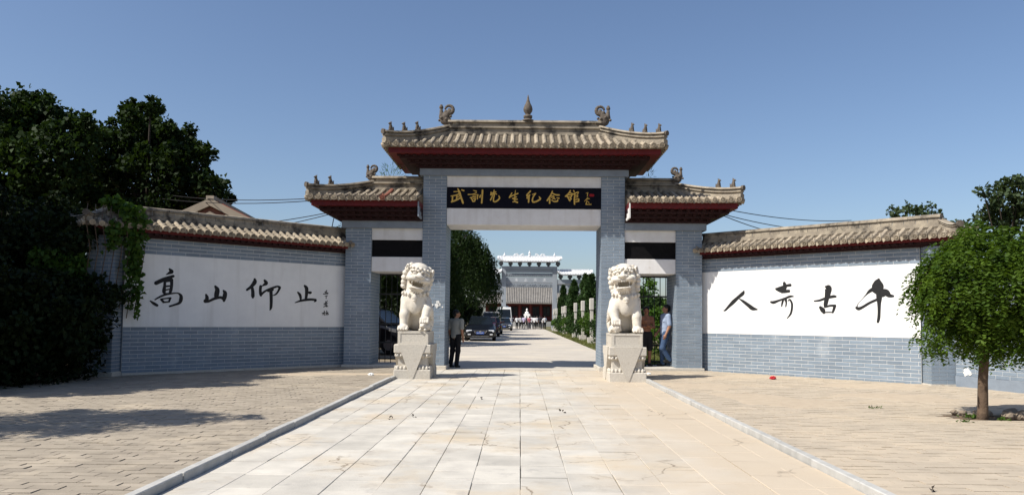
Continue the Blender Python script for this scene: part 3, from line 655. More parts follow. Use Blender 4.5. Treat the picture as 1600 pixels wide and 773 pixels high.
    if ridge_bricks:
        MB().box((ra, yr-.13, zr-.04), (rb, yr+.13, zr+.05)).build('ridge_base', 'ridge_tile', roof)
        k = max(1, round((rb-ra)/.235)); dd = (rb-ra)/k; t = MB().box((.006, -.085, .052), (dd-.006, .085, h-.062)).mesh('ridge_brick'); t.materials.append(M['ridge_tile'])
        MB().box((ra+.004, yr-.07, zr+.05), (rb-.004, yr+.07, zr+h-.06)).build('ridge_core', 'mortar', roof)
        for i in range(k): link('ridge_brick', t, None, roof, (ra+i*dd, yr+random.uniform(-.004, .004), zr))
        cb = max(1, round((rb-ra)/.62)); cd_ = (rb-ra+.05)/cb
        for i in range(cb):
            MB().prism([(-.12, h-.06), (.12, h-.06), (.11, h-.01), (.05, h+.012), (-.05, h+.012), (-.11, h-.01)], .004, cd_-.004, 'x').build('ridge_cap', 'ridge_tile', roof, (ra-.025+i*cd_, yr, zr+random.uniform(-.005, .005)))
    else:
        MB().sweep([(ra+e0, yr, zr), ((ra+rb)/2, yr, zr), (rb-e1*-1, yr, zr)], sec).build('ridge', 'ridge_tile', roof)
    # hip ridges down to each corner
    hips = []
    for xe, xr in ((a, ra), (b, rb)):
        if xe == xr: continue
        for ye in (yf, yb):
            pts = []
            for k in range(9):
                t = k/8; x = xr+(xe-xr)*t; y = yr+(ye-yr)*t; pts.append(Vector((x, y, zp(1-t)+lift*max(0, t-.2)**2*1.0+.02+.05*t**4)))
            g = hipr; sc = .72; s2 = [(-.115*sc, -.06), (-.115*sc, .26*g), (-.05*sc, .29*g), (-.05*sc, .46*g), (-.11*sc, .48*g), (-.11*sc, .60*g), (-.045*sc, .63*g), (-.045*sc, .79*g), (-.125*sc, .81*g), (-.09*sc, .97*g), (-.03*sc, g)]
            s2 = s2+[(-u, w) for u, w in s2[::-1]]
            o = MB().sweep(pts, s2).build('hip_ridge', 'ridge_tile', roof)
            dd = (pts[-1]-pts[-2]).normalized(); e = pts[-1]+Vector((0, 0, g*.86))
            MB().tube([e-dd*.02, e+dd*.05], [.062, .068], 10).build('hip_end_tile', 'ornament', o)
            hips.append((xe, ye, pts, o))
    return roof, P, hips

# roof figures, sculpted once
def beast_mesh():
    s = SDF((-.09, -.06, -.01), (.09, .06, .24), .006)
    s.ell((0, 0, .01), (.065, .035, .02), .01).cone((.02, 0, .03), (-.012, 0, .12), .034, .026, .02).ell((-.02, 0, .155), (.034, .024, .026), .015)
    s.cone((-.03, 0, .15), (-.058, 0, .145), .016, .011, .01)
    for q in (-1, 1): s.cone((-.008, q*.014, .17), (.0, q*.018, .20), .011, .004, .005); s.cone((-.025, q*.016, .10), (-.035, q*.018, .015), .014, .011, .01); s.ell((.025, q*.022, .04), (.032, .016, .03), .01)
    s.cone((.055, 0, .02), (.062, 0, .09), .014, .008, .01)
    return s.mesh('beast')
def dragon_mesh():
    s = SDF((-.25, -.09, -.12), (.25, .09, .42), .009)
    s.ell((-.02, 0, .0), (.12, .06, .10), .03).ell((-.06, 0, .08), (.11, .055, .09), .03)
    s.cone((-.03, 0, .08), (.06, 0, .20), .062, .05, .03)
    pts = [(.05+.085*math.cos(t), 0, .24+.085*math.sin(t)) for t in np.linspace(-2.4, 2.9, 12)]
    for i in range(11): s.cone(pts[i], pts[i+1], .05-.0025*i, .0475-.0025*i, .008)
    s.ell((.05, 0, .24), .035, .006)
    s.cone((-.11, 0, .12), (-.12, 0, .22), .05, .035, .02).ell((-.12, 0, .285), (.046, .04, .046), .012).ell((-.12, 0, .33), (.03, .03, .02), .01)
    for i in range(6): s.ell((-.16+.05*i, (-1)**i*.05, .02+.03*(i % 3)), .03, .008)
    s.ell((.08, 0, -.05), (.07, .05, .06), .02)
    return s.mesh('dragon')
BEAST = beast_mesh(); BEAST.materials.append(M['ornament'])
DRAGON = dragon_mesh(); DRAGON.materials.append(M['ornament'])
def hip_figures(hips, front_y, ts, hgt):
    for xe, ye, pts, ob in hips:
        if ye != front_y: continue
        for t in ts:
            k = t*8; i = min(int(k), 7); p = pts[i].lerp(pts[i+1], k-i); d = pts[8]-pts[0]; ang = math.atan2(d.y, d.x)
            o = link('roof_figure', BEAST, None, ob, (p.x, p.y, p.z+hgt-.01), (0, 0, ang+math.pi+random.uniform(-.2, .2))); o.scale = (1.25, 1.25, 1.2)

# ================================================================== GATEWAY
gate = empty('memorial_gateway', (XC, YG, 0))
tag(gate, 'tall grey brick gateway with stepped tiled roofs and a black gold-lettered sign', 'gateway')
GD = 1.28
def pillar(x0, x1, z1, n_ind):
    p = MB().box((x0+.006, .006, .1), (x1-.006, GD-.006, z1)).build('pillar', 'mortar', gate)
    cells = courses(x0, x1, .1, z1)
    fulls = sorted([c for c in cells if c[2] > .25], key=lambda c: c[1]); halfs = [c for c in cells if c[2] <= .25]
    rest = place_bricks(p, fulls, 0, n_ind)
    if rest+halfs: brick_mass(p, rest+halfs, lambda u, z, d: (u, d, z))
    side = courses(0, GD, .1, z1)
    mb = brick_mass(p, side, lambda u, z, d: (x0+d, u, z)); brick_mass(p, side, lambda u, z, d: (x1-d, u, z))
    brick_mass(p, cells, lambda u, z, d: (u, GD-d, z))
    return p
for sx in (-1, 1):
    a, b = sorted((sx*2.0, sx*2.61)); pillar(a, b, 5.0, 92)
    a, b = sorted((sx*3.93, sx*4.60)); pillar(a, b, 3.62, 56)
    # stone plinths
    a, b = sorted((sx*1.95, sx*4.64)); MB().box((a, -.07, -.02), (b, GD+.05, .098)).build('plinth', 'pedestal_stone', gate, bevel=.01)
    # side bay beams, dark panel and grey band
    a, b = sorted((sx*2.61, sx*3.93))
    MB().box((a, .05, 3.32), (b, GD-.05, 3.618)).build('upper_beam', 'beam_white', gate)
    MB().box((a, .10, 2.88), (b, GD-.1, 3.32)).build('dark_panel', 'panel_black', gate)
    MB().box((a, .04, 2.50), (b, GD-.05, 2.88)).build('lower_beam', 'beam_white', gate, bevel=.008)
    a, b = sorted((sx*2.612, sx*4.70)); MB().box((a, -.06, 3.62), (b, GD+.06, 3.80)).build('cornice_band', 'band_grey', gate)
    # stepped red cornice under the side roof
    def tiers(za, zb, xa, xb, off, m, dent=None):
        o = off
        lo, hi = (xa-o, xb) if sx < 0 else (xa, xb+o)
        return MB().box((lo, -.06-o, za), (hi, GD+.06+o, zb))
    xa, xb = sorted((sx*2.614, sx*4.70))
    zz = [(3.80, 3.85, .08), (3.90, 3.945, .26), (3.995, 4.04, .46)]
    for za, zb, o_ in zz: tiers(za, zb, xa, xb, o_, 0).build('cornice_step', 'dark_red', gate)
    for za, zb, o_ in ((3.85, 3.90, .15), (3.945, 3.995, .34), (4.04, 4.10, .52)):
        mb = tiers(za, zb, xa, xb, o_-.09, 0)
        x = min(xa, xb)-(.0 if sx > 0 else o_)+.06
        while x < max(xa, xb)+(o_ if sx > 0 else 0)-.08: mb.box((x, -.06-o_, za+.002), (x+.09, -.06-o_+.12, zb-.002)); x += .2
        mb.build('dentil_course', 'dark_red', gate)
    lo, hi = (xa-.62, xb) if sx < 0 else (xa, xb+.62)
    MB().box((lo, -.72, 4.10), (hi, GD+.72, 4.235)).build('fascia_board', 'red_paint', gate)
    MB().box((sx*2.616 if sx > 0 else -2.65, -.735, 3.84), (2.65 if sx > 0 else -2.616, -.004, 4.215)).build('end_board', 'beam_white' if sx > 0 else 'band_grey', gate)  # grey boards; sunlight on the right one is put into its colour as white
    if sx < 0: rf, P, hips = hip_roof('side_roof', gate, -5.40, -2.62, -4.04, -2.62, -.82, .64, 2.10, 4.28, 4.72, ridge=.37, hipr=.25, red_tile=(9,))
    else: rf, P, hips = hip_roof('side_roof', gate, 2.62, 5.40, 2.62, 4.04, -.82, .64, 2.10, 4.28, 4.72, ridge=.37, hipr=.25)
    hip_figures(hips, -.82, (.66, .87), .25)
    o = link('ridge_dragon', DRAGON, None, rf, (sx*4.07, .62, 5.06), (0, 0, 0 if sx < 0 else math.pi)); o.scale = (.95, 1.1, .95)
# central bay
MB().box((-2.0, .05, 4.71), (2.0, GD-.05, 4.998)).build('upper_beam', 'beam_white', gate)
MB().box((-2.0, .05, 3.73), (2.0, GD-.05, 4.165)).build('lower_beam', 'beam_white', gate, bevel=.008)
sign = MB().box((-1.996, .03, 4.167), (1.996, GD-.06, 4.708)).build('sign_board', 'sign_black', gate)
for k in ('wu', 'xun', 'xian', 'sheng', 'ji', 'nian', 'guan'):
    link('character', glyph_mesh(k, GLYPHS[k], .03), 'gold', sign)
link('signature', glyph_mesh('sig', GLYPHS['sigg'], .03), 'gold', sign)
link('seal', glyph_mesh('seal', GLYPHS['seal'], .03), 'seal_red', sign)
MB().box((-2.70, -.06, 5.0), (2.70, GD+.06, 5.17)).build('cornice_band', 'band_grey', gate)
def mt(za, zb, o): return MB().box((-2.70-o, -.06-o, za), (2.70+o, GD+.06+o, zb))
for za, zb, o_ in ((5.17, 5.21, .05), (5.255, 5.295, .24), (5.345, 5.385, .46)): mt(za, zb, o_).build('cornice_step', 'dark_red', gate)
for za, zb, o_ in ((5.21, 5.255, .14), (5.295, 5.345, .34), (5.385, 5.43, .56)):
    mb = mt(za, zb, o_-.09); x = -2.70-o_+.05
    while x < 2.70+o_-.1: mb.box((x, -.06-o_, za+.002), (x+.09, -.06-o_+.12, zb-.002)); x += .2
    mb.build('dentil_course', 'dark_red', gate)
MB().box((-3.40, -.76, 5.43), (3.40, GD+.76, 5.565)).build('fascia_board', 'red_paint', gate)
rf, P, hips = hip_roof('main_roof', gate, -3.50, 3.50, -2.03, 2.03, -.87, .64, 2.15, 5.61, 6.23, ridge=.39, hipr=.26)
hip_figures(hips, -.87, (.50, .70, .90), .26)
for sx in (-1, 1):
    o = link('ridge_dragon', DRAGON, None, rf, (sx*2.09, .62, 6.60), (0, 0, 0 if sx < 0 else math.pi)); o.scale = (1.25, 1.3, 1.25)
fin = MB().lathe([(.17, 0), (.16, .03), (.11, .05), (.09, .08), (.115, .09), (.12, .15), (.09, .165), (.06, .18), (.07, .20), (.115, .27), (.125, .33), (.105, .41), (.06, .50), (.035, .58), (.022, .66), (.008, .72)], (.09, .64, 6.60), 18)
fin.build('finial', 'ornament', rf, smooth=True)

# metal grilles of the two side passages
for sx in (-1, 1):
    a, b = sorted((sx*2.63, sx*3.91)); g = empty('passage_grille', (XC+(a+b)/2, YG+1.14, .1)); w = (b-a)/2
    tag(g, 'black iron bar gate closing the %s passage of the gateway' % ('left' if sx < 0 else 'right'), 'gate', 'iron gates of the side passages')
    for z in (.08, .52, 1.02, 1.83, 2.36): MB().box((-w, -.02, z), (w, .02, z+.04)).build('rail', 'iron', g)
    nb = 9; bar = MB().tube([(0, 0, 0), (0, 0, 2.39)], .011, 6).mesh('bar'); bar.materials.append(M['iron'])
    for i in range(nb): link('bar', bar, None, g, (-w+.03+i*(2*w-.06)/(nb-1), 0, 0))

# ================================================================== WING WALLS
def wing(sx, L, z0, label):
    root = empty('screen_wall', (XC+sx*4.60, 20.0, z0), R(45)*-sx); tag(root, label, 'wall', 'splayed screen walls')
    u0, u1 = (0, L) if sx > 0 else (-L, 0); T = .40
    core = MB().box((u0, .006, -.1), (u1, T-.006, 2.90)).build('wall_core', 'mortar', root)
    place_bricks(core, courses(u0, u1, .0, .99), 0); place_bricks(core, courses(u0, u1, 2.56, 2.90), 0)
    panel = MB().box((u0, -.004, .99), (u1, .05, 2.56)).build('plaster_panel', 'plaster_white', core)
    lows = MB().box((u0, -.035, -.12), (u1, 0.004, .02)).build('footing', 'pedestal_stone', root)
    names = ('gao', 'shan', 'yang', 'zhi', 'sig1', 'sig2', 'sig3') if sx < 0 else ('ren', 'qi', 'gu', 'qian')
    for k in names: link('character', glyph_mesh(k, [[(u, z-z0, w) for u, z, w in st] for st in GLYPHS[k]], -.004), 'ink', panel)
    e0, e1 = (u0, u1+.42) if sx > 0 else (u0-.42, u1)
    for za, zb, o_, m in ((2.902, 2.95, .07, 'dark_red'), (2.95, 3.0, .14, 'dark_red'), (3.0, 3.085, .22, 'red_paint')):
        MB().box((e0-(o_ if sx < 0 else 0), -o_, za), (e1+(o_ if sx > 0 else 0), T+o_, zb)).build('red_cornice', m, root)
    mb = MB(); x = u0+.05
    while x < u1: mb.box((x, -.20, 2.953), (x+.07, -.05, 2.998)); x += .16
    mb.build('dentil_course', 'dark_red', root)
    if sx > 0: hip_roof('wall_roof', root, 0, L+.85, 0, L+.36, -.32, .2, .72, 3.11, 3.36, .18, .05, .22, .13, ridge_bricks=True, lift=.02)
    else: hip_roof('wall_roof', root, -L-.85, 0, -L-.36, 0, -.32, .2, .72, 3.11, 3.36, .18, .05, .22, .13, ridge_bricks=True, lift=.02)
    # end pier, squared to the road
    uc = sx*(L+.26); pier = MB().box((-.294, -.294, -.1), (.294, .294, 2.90)).build('end_pier', 'mortar', root, (uc, .22, 0), (0, 0, R(45)*sx))
    cells = courses(-.3, .3, .06, 2.90)
    for fc in (lambda u, z, d: (u, -.3+d, z), lambda u, z, d: (u, .3-d, z), lambda u, z, d: (-.3+d, u, z), lambda u, z, d: (.3-d, u, z)): brick_mass(pier, cells, fc)
    MB().box((-.34, -.34, -.1), (.34, .34, .055)).build('pier_foot', 'pedestal_stone', pier)
    return root
wl = wing(-1, 5.45, .07, 'shaded grey brick wall left of the gateway, white panel lettered in black')
wr = wing(1, 5.30, 0.0, 'sunlit grey brick wall right of the gateway, white panel lettered in black')

# ================================================================== STONE LIONS
def lion_mesh(sx, roll, yaw, pitch, ball):
    """seated guardian lion, front to -y; the raised paw is on the side +sx"""
    s = SDF((-.47, -.60, -.02), (.47, .62, 1.62), .0115)
    def X(p): return (p[0]*sx, p[1], p[2])
    # base slab, rump, haunches, torso
    s.ell((0, .26, .26), (.29, .30, .28), .05)
    for q in (-1, 1):
        s.ell((q*.25, .12, .22), (.12, .25, .22), .04).ell((q*.28, -.07, .06), (.085, .16, .065), .03)
        for i in range(3): s.ell((q*.28+(i-1)*.05, -.20, .045), (.03, .05, .04), .01)
    s.cone((0, .22, .36), (0, -.05, .78), .28, .255, .06)
    s.ell((0, -.14, .70), (.285, .235, .30), .06).ell((0, -.24, .56), (.15, .13, .20), .05)
    # straight foreleg
    s.chain([X((-.205, -.13, .66)), X((-.235, -.25, .36)), X((-.24, -.29, .10))], [.135, .105, .088], .04)
    s.ell(X((-.24, -.35, .075)), (.115, .15, .08), .02)
    for i in range(4): s.cone(X((-.325+.057*i, -.40, .095)), X((-.325+.057*i, -.475, .045)), .034, .032, .006)
    s.ell(X((-.17, -.08, .72)), (.17, .17, .16), .05)
    # raised foreleg
    s.chain([X((.205, -.12, .66)), X((.275, -.27, .47)), X((.235, -.38, .30))], [.14, .115, .085], .04)
    s.ell(X((.235, -.41, .265)), (.105, .10, .07), .02)
    for i in range(4): s.cone(X((.16+.05*i, -.46, .28)), X((.16+.05*i, -.505, .20)), .031, .029, .005)
    for i in range(4): s.cone(X((.33, -.22+.02*i, .47-.05*i)), X((.385, -.16+.02*i, .43-.06*i)), .04, .02, .015)
    if ball:
        s.ell(X((.235, -.40, .115)), .118, .006)
        for i in range(14):
            a, b = i*2.4, -1+2*i/13; r = math.sqrt(max(0, 1-b*b)); s.ell(X((.235+.112*r*math.cos(a), -.40+.112*r*math.sin(a), .115+.112*b)), .024, .006)
    else:   # a cub under the paw
        s.ell(X((.235, -.36, .10)), (.12, .14, .10), .02).ell(X((.205, -.47, .13)), (.075, .06, .065), .012).ell(X((.20, -.525, .115)), (.04, .03, .03), .008)
        for q in (-1, 1): s.ell(X((.205+q*.06, -.45, .185)), .025, .006); s.ell(X((.205+q*.055, -.51, .035)), (.035, .05, .032), .008); s.ell(X((.205+q*.028, -.517, .155)), .013, .003)
        for i in range(6): s.ell(X((.14+.04*i, -.40+.02*(i % 2), .185-.006*i)), .028, .008)
    # neck, mane bib, collar with bell and tassels
    s.cone((0, -.06, .82), (0, -.10, 1.14), .27, .24, .05)
    s.torus((0, -.10, .885), .262, .026, .006, Matrix.Rotation(R(20), 3, 'X'))
    s.torus((0, -.11, .835), .268, .017, .004, Matrix.Rotation(R(22), 3, 'X'))
    s.ell((0, -.405, .74), (.055, .04, .06), .008).ell((0, -.41, .675), (.035, .03, .025), .006).ell((0, -.395, .80), (.03, .03, .03), .006)
    for q in (-1, 1):
        for i in range(3): s.ell((q*(.13+.075*i), -.36+.055*i, .80+.02*i), (.034, .03, .045), .008)
    # spine curls and tail
    for i in range(6): s.ell((0, .27+.02*i-.005*i*i, 1.10-.14*i), (.09, .06, .08), .02)
    s.chain([(0, .50, .22), (0, .54, .45), (0, .48, .66)], [.07, .085, .05], .03)
    # ---- head in its own turned frame
    piv = (0, -.08, 1.10)
    s.frame(Matrix.Rotation(yaw, 3, 'Z') @ Matrix.Rotation(roll, 3, 'Y') @ Matrix.Rotation(pitch, 3, 'X'), piv)
    s.ell((0, -.12, 1.24), (.265, .27, .27), .04).ell((0, -.15, 1.40), (.215, .21, .13), .05)
    s.ell((0, -.30, 1.16), (.205, .18, .13), .04)
    # curls of the mane: rows of snail knobs round the face and down the neck
    r2 = np.random.default_rng(11)
    for row, (zz, rr, n0) in enumerate(((1.43, .215, 7), (1.335, .28, 9), (1.235, .305, 10), (1.13, .305, 10), (1.03, .29, 9), (.94, .275, 9))):
        for i in range(n0):
            a = math.pi*(.5+(i-(n0-1)/2)/(n0-1)*1.12) + (.06 if row % 2 else 0)
            cx, cy = rr*math.cos(a), -.10+rr*1.02*math.sin(a)
            q = .052+.008*r2.random(); s.ell((cx, cy, zz), (q, q, q*1.1), .009); s.ell((cx*1.13, -.10+(cy+.10)*1.13, zz), .021, .004)
    for i in range(9): a = math.pi*(1.0+1.0*i/8); s.ell((.232*math.cos(a), -.15+.225*math.sin(a), 1.415-.006*abs(i-4)), (.036, .036, .03), .012)
    for q in (-1, 1):
        s.ell((q*.285, -.17, 1.375), (.04, .075, .085), .015); s.ell((q*.30, -.215, 1.375), (.025, .03, .05), .008, 'sub')
        # brows, eyes, cheeks
        for i in range(4): s.ell((q*(.05+.048*i), -.375+.022*i, 1.365-.010*i+.012*(i == 1)), (.034, .04, .03), .008)
        s.ell((q*.11, -.345, 1.305), (.062, .05, .045), .006, 'sub'); s.ell((q*.108, -.338, 1.303), (.046, .042, .040), .004)
        s.ell((q*.108, -.378, 1.303), .012, .003, 'sub')
        s.ell((q*.11, -.44, 1.185), (.12, .085, .065), .02); s.ell((q*.20, -.33, 1.18), (.075, .085, .085), .025)
        for i in range(3): s.cone((q*(.10+.02*i), -.475, 1.195-.025*i), (q*(.21+.015*i), -.435, 1.215-.035*i), .013, .009, .006)
        s.ell((q*.055, -.485, 1.235), (.04, .035, .03), .01); s.ell((q*.05, -.515, 1.228), (.016, .016, .013), .004, 'sub')
    s.cone((0, -.37, 1.31), (0, -.475, 1.245), .042, .05, .02)
    s.ell((0, -.515, 1.25), (.085, .045, .042), .012)
    for q in (-1, 1): s.ell((q*.075, -.50, 1.245), (.045, .035, .034), .01); s.ell((q*.055, -.555, 1.238), (.018, .016, .014), .004, 'sub')
    # open mouth, lip, jaw, teeth, tongue
    s.ell((0, -.47, 1.075), (.215, .25, .066), .012, 'sub'); s.ell((0, -.30, 1.075), (.17, .16, .062), .02, 'sub')
    s.ell((0, -.385, .965), (.18, .12, .045), .015); s.torus((0, -.385, .995), .15, .019, .006)
    s.ell((0, -.38, .992), (.07, .09, .022), .006)
    for q in (-1, 1):
        s.cone((q*.135, -.455, 1.145), (q*.13, -.46, 1.075), .026, .012, .004); s.cone((q*.12, -.43, 1.0), (q*.118, -.435, 1.05), .018, .010, .004)
        for i in range(2): s.ell((q*(.025+.045*i), -.49+.008*i, 1.135), (.021, .016, .02), .003)
    for i in range(5): s.cone((-.09+.045*i, -.42, .965), (-.10+.05*i, -.44+.01*abs(i-2), .885), .034, .018, .01)
    s.frame(None)
    s.D = np.maximum(s.D, -s.P[..., 2])
    return s.mesh('lion')
def stone_lion(x, y, sx, roll, yaw, pitch, ball, label):
    root = empty('stone_lion', (x, y, 0)); tag(root, label, 'statue', 'stone guardian lions before the gateway')
    link('lion', lion_mesh(sx, roll, yaw, pitch, ball), 'lion_stone', root, (0, 0, 1.018))
    # upper block with a sunk panel on each face
    w, d = .325, .50; up = MB().box((-w, -d, .735), (w, d, 1.02)).build('upper_block', 'pedestal_stone', root, bevel=.010)
    for (x0, x1, y0, y1) in ((-w, w, -d-.012, -d+.01), (-w-.012, -w+.01, -d, d), (w-.01, w+.012, -d, d)):
        mb = MB()
        if x1-x0 > .3:
            mb.box((x0, y0, .735), (x1, y1, .775)); mb.box((x0, y0, .975), (x1, y1, 1.018)); mb.box((x0, y0, .777), (x0+.05, y1, .973)); mb.box((x1-.05, y0, .777), (x1, y1, .973))
        else:
            mb.box((x0, y0, .736), (x1, y1, .775)); mb.box((x0, y0, .975), (x1, y1, 1.017)); mb.box((x0, y0, .777), (x1, y0+.05, .973)); mb.box((x0, y1-.05, .777), (x1, y1, .973))
        mb.build('panel_border', 'pedestal_stone', up)
    W, Dp = .40, .62
    MB().box((-W, -Dp, .55), (W, Dp, .733)).build('top_slab', 'pedestal_stone', root, bevel=.014)
    mb = MB(); mb.frustum((0, 0), .33, .55, .20, (0, 0), .315, .53, .30); mb.frustum((0, 0), .315, .53, .30, (0, 0), .315, .53, .44); mb.frustum((0, 0), .315, .53, .44, (0, 0), .375, .595, .55)
    mb.build('waist', 'pedestal_stone', root)
    mb = MB()
    for (n, fx) in ((9, 0), (13, 1)):
        for sg in (-1, 1):
            for i in range(n):
                t = (i+.5)/n*2-1
                for zc, rr, oo in ((.50, .040, .0), (.225, .036, .01)):
                    c = (t*.36, sg*(.575+oo), zc) if fx == 0 else (sg*(.355+oo), t*.57, zc)
                    k = [(rr*.35, -.045), (rr*.9, -.025), (rr, 0), (rr*.8, .03), (rr*.3, .048)]; mb.lathe(k, c, 6)
    mb.build('lotus_petals', 'pedestal_stone', root, smooth=True)
    MB().box((-W, -Dp, -.03), (W, Dp, .20)).build('base_slab', 'pedestal_stone', root, bevel=.016)
    # the triangular cloth hanging over each face
    for sg in (-1, 1):
        v = .012
        MB().prism([(-.30, .735), (.30, .735), (0.02, -.01), (-.02, -.01)], sg*(Dp+v), sg*(Dp-.10), 'y').build('cloth_triangle', 'pedestal_stone', root)
        MB().prism([(-.50, .735), (.50, .735), (0.02, -.01), (-.02, -.01)], sg*(W+v), sg*(W-.10), 'x').build('cloth_triangle', 'pedestal_stone', root)
    return root
stone_lion(-2.315, 17.24, 1, R(13), R(14), R(8), False, 'carved stone lion on the left pedestal, paw on a cub, head tilted')
stone_lion(2.305, 17.00, -1, R(-5), R(-12), R(2), True, 'carved stone lion on the right pedestal, paw on a ball, grinning mouth')

# ================================================================== PEOPLE
def limb_pts(*p): return list(p)
def person(name, loc, rz, h, label, shirt='shirt_grey', trousers='trousers', skin='skin', arms=None, legs=None, bare=False, shorts=False, head_yaw=0., vox=.013, lean=0., cat='person', group=None):
    """standing figure facing -y; arms/legs: joint lists in metres for a 1.70 m body"""
    k = h/1.70; A = arms or {}; G = legs or {}
    aL = A.get('L', [(-.19, 0, 1.39), (-.235, .03, 1.12), (-.225, -.06, .88)]); aR = A.get('R', [(.19, 0, 1.39), (.235, .03, 1.12), (.225, -.06, .88)])
    lL = G.get('L', [(-.09, 0, .90), (-.10, -.02, .49), (-.105, .02, .09)]); lR = G.get('R', [(.09, 0, .90), (.10, -.02, .49), (.105, .02, .09)])
    fine = vox < .02
    def hand(s, w, e, sg):
        w = Vector(w); d = (w-Vector(e)).normalized(); side = Vector((0, -1, 0)); 
        n = d.cross(side).normalized(); side = n.cross(d)
        c = w+d*.05; s.ell(c, (.034, .042, .05), .012)
        if fine:
            for i in range(4):
                b = w+d*.085+side*(.027-.018*i); L = (.062, .072, .066, .05)[i]; m = b+d*L*.55; t = m+d*L*.4+n*sg*.014
                s.cone(b, m, .0095, .009, .003); s.cone(m, t, .009, .0075, .002)
            b = w+d*.035+side*.035; s.cone(b, b+d*.035+side*.022, .012, .010, .004); s.cone(b+d*.035+side*.022, b+d*.06+side*.022, .010, .008, .002)
    lo, hi = (-.42, -.42, -.01), (.42, .42, 1.74)
    s = SDF(lo, hi, vox)
    # head with face, neck, torso, limbs: one skin
    s.cone((0, .012, 1.42), (0, -.005, 1.54), .058, .054, .02)
    s.frame(Matrix.Rotation(head_yaw, 3, 'Z'), (0, 0, 1.5))
    s.ell((0, .012, 1.615), (.074, .092, .088), .015).ell((0, -.03, 1.555), (.056, .062, .066), .02).ell((0, -.055, 1.515), (.03, .03, .025), .012)
    s.cone((0, -.082, 1.605), (0, -.108, 1.565), .010, .016, .008)
    for q in (-1, 1):
        s.ell((q*.034, -.088, 1.598), (.018, .014, .011), .006, 'sub'); s.ell((q*.034, -.078, 1.598), .013, .003); s.ell((q*.077, .01, 1.58), (.011, .024, .033), .006); s.ell((q*.035, -.085, 1.618), (.022, .010, .006), .006)
    s.ell((0, -.090, 1.535), (.024, .010, .005), .004).ell((0, -.088, 1.523), (.02, .010, .006), .004)
    s.frame(None)
    tw = 1. if bare else .93
    s.ell((0, .0, 1.28), (.165*tw, .108*tw, .17), .05).ell((0, .0, 1.08), (.135*tw, .10*tw, .17), .05).ell((0, .01, .93), (.155*tw, .108*tw, .11), .05)
    for q in (-1, 1): s.ell((q*.13, 0, 1.385), (.085, .07, .06), .04)
    if bare:
        for q in (-1, 1): s.ell((q*.07, -.075, 1.30), (.075, .04, .055), .03)
    for a, sg in ((aL, -1), (aR, 1)):
        s.chain(a, [.054, .042, .030], .03); hand(s, a[2], a[1], sg)
    for l in (lL, lR):
        s.chain(l, [.082, .056, .040], .04); s.cone(Vector(l[2])+Vector((0, .02, -.045)), Vector(l[2])+Vector((0, -.13, -.055)), .035, .028, .02)
    root = empty(name, loc, rz); tag(root, label, cat, group)
    def put(nm, sd, m, par):
        o = link(nm, sd.mesh(nm), m, par); return o
    body = put('body', s, skin, root); body.scale = (k, k, k); body.rotation_euler = (lean, 0, 0)
    if not bare:
        t = SDF(lo, hi, vox); t.ell((0, .0, 1.28), (.182, .128, .185), .05).ell((0, .0, 1.08), (.158, .122, .19), .05).ell((0, .005, .93), (.172, .128, .11), .05)
        for q in (-1, 1): t.ell((q*.135, .002, 1.385), (.092, .078, .066), .04)
        t.torus((0, .0, 1.455), .062, .014, .01)
        for a in (aL, aR):
            m = Vector(a[0]).lerp(Vector(a[1]), .85); t.cone(a[0], m, .070, .066, .03)
        rr = np.random.default_rng(int(h*1000))
        for i in range(7): # folds
            q = rr.uniform(-1, 1); zz = rr.uniform(.92, 1.25); t.cone((q*.16, -.10, zz), (q*.05, -.118, zz+rr.uniform(-.1, .1)), .012, .009, .02)
        t.D = np.maximum(t.D, (.86-t.P[..., 2]))
        put('shirt', t, shirt, body)
    p = SDF(lo, hi, vox); p.ell((0, .008, .94), (.172, .122, .10), .05)
    for l in (lL, lR):
        l = [Vector(v) for v in l]
        if shorts: p.cone(l[0], l[0].lerp(l[1], .95), .105, .088, .03)
        else: p.chain([l[0], l[1], l[2]+Vector((0, .01, -.01))], [.098, .074, .064], .04)
    if bare: p.D = np.maximum(p.D, p.P[..., 2]-1.0)
    put('shorts' if shorts else 'trousers', p, trousers, body)
    if fine:
        sh = SDF((-.42, -.42, -.04), (.42, .42, .65), vox)
        for l in (lL, lR):
            q = Vector(l[2]); sh.cone(q+Vector((0, .025, -.045)), q+Vector((0, -.14, -.055)), .045, .037, .02)
        sh.D = np.maximum(sh.D, -(sh.P[..., 2]-0.0)); put('shoes', sh, 'shoe', body)
    hr = SDF((-.2, -.2, 1.45), (.2, .2, 1.76), min(vox, .02)); hr.frame(Matrix.Rotation(head_yaw, 3, 'Z'), (0, 0, 1.5))
    hr.ell((0, .025, 1.635), (.086, .098, .088), .02).ell((0, .06, 1.585), (.075, .062, .08), .02); hr.ell((0, -.10, 1.56), (.075, .075, .095), .02, 'sub')
    hr.frame(None); put('hair', hr, 'hair', body)
    return root
person('person', (-1.75, 20.66, .0), R(150), 1.53, 'man in a grey short-sleeved shirt leaning inside the left gate pillar', 'shirt_grey', 'trousers', 'skin', head_yaw=R(-40), lean=R(4))
person('person', (3.36, 20.42, .1), R(20), 1.56, 'shirtless man in dark shorts behind the right lion', trousers='trousers', skin='skin_dark', bare=True, shorts=True, head_yaw=R(-30),
       arms={'L': [(-.19, 0, 1.38), (-.22, -.04, 1.13), (.0, -.17, 1.12)], 'R': [(.19, 0, 1.38), (.22, -.04, 1.12), (-.02, -.185, 1.16)]})
person('person', (3.80, 20.40, .1), R(-78), 1.62, 'man in a pale blue shirt and jeans waiting in the right passage', 'shirt_blue', 'jeans', 'skin', head_yaw=R(-8), lean=R(-3),
       legs={'R': [(.09, 0, .90), (.10, -.09, .50), (.10, .13, .20)]}, arms={'L': [(-.19, 0, 1.39), (-.235, .02, 1.12), (-.20, -.14, .92)]})

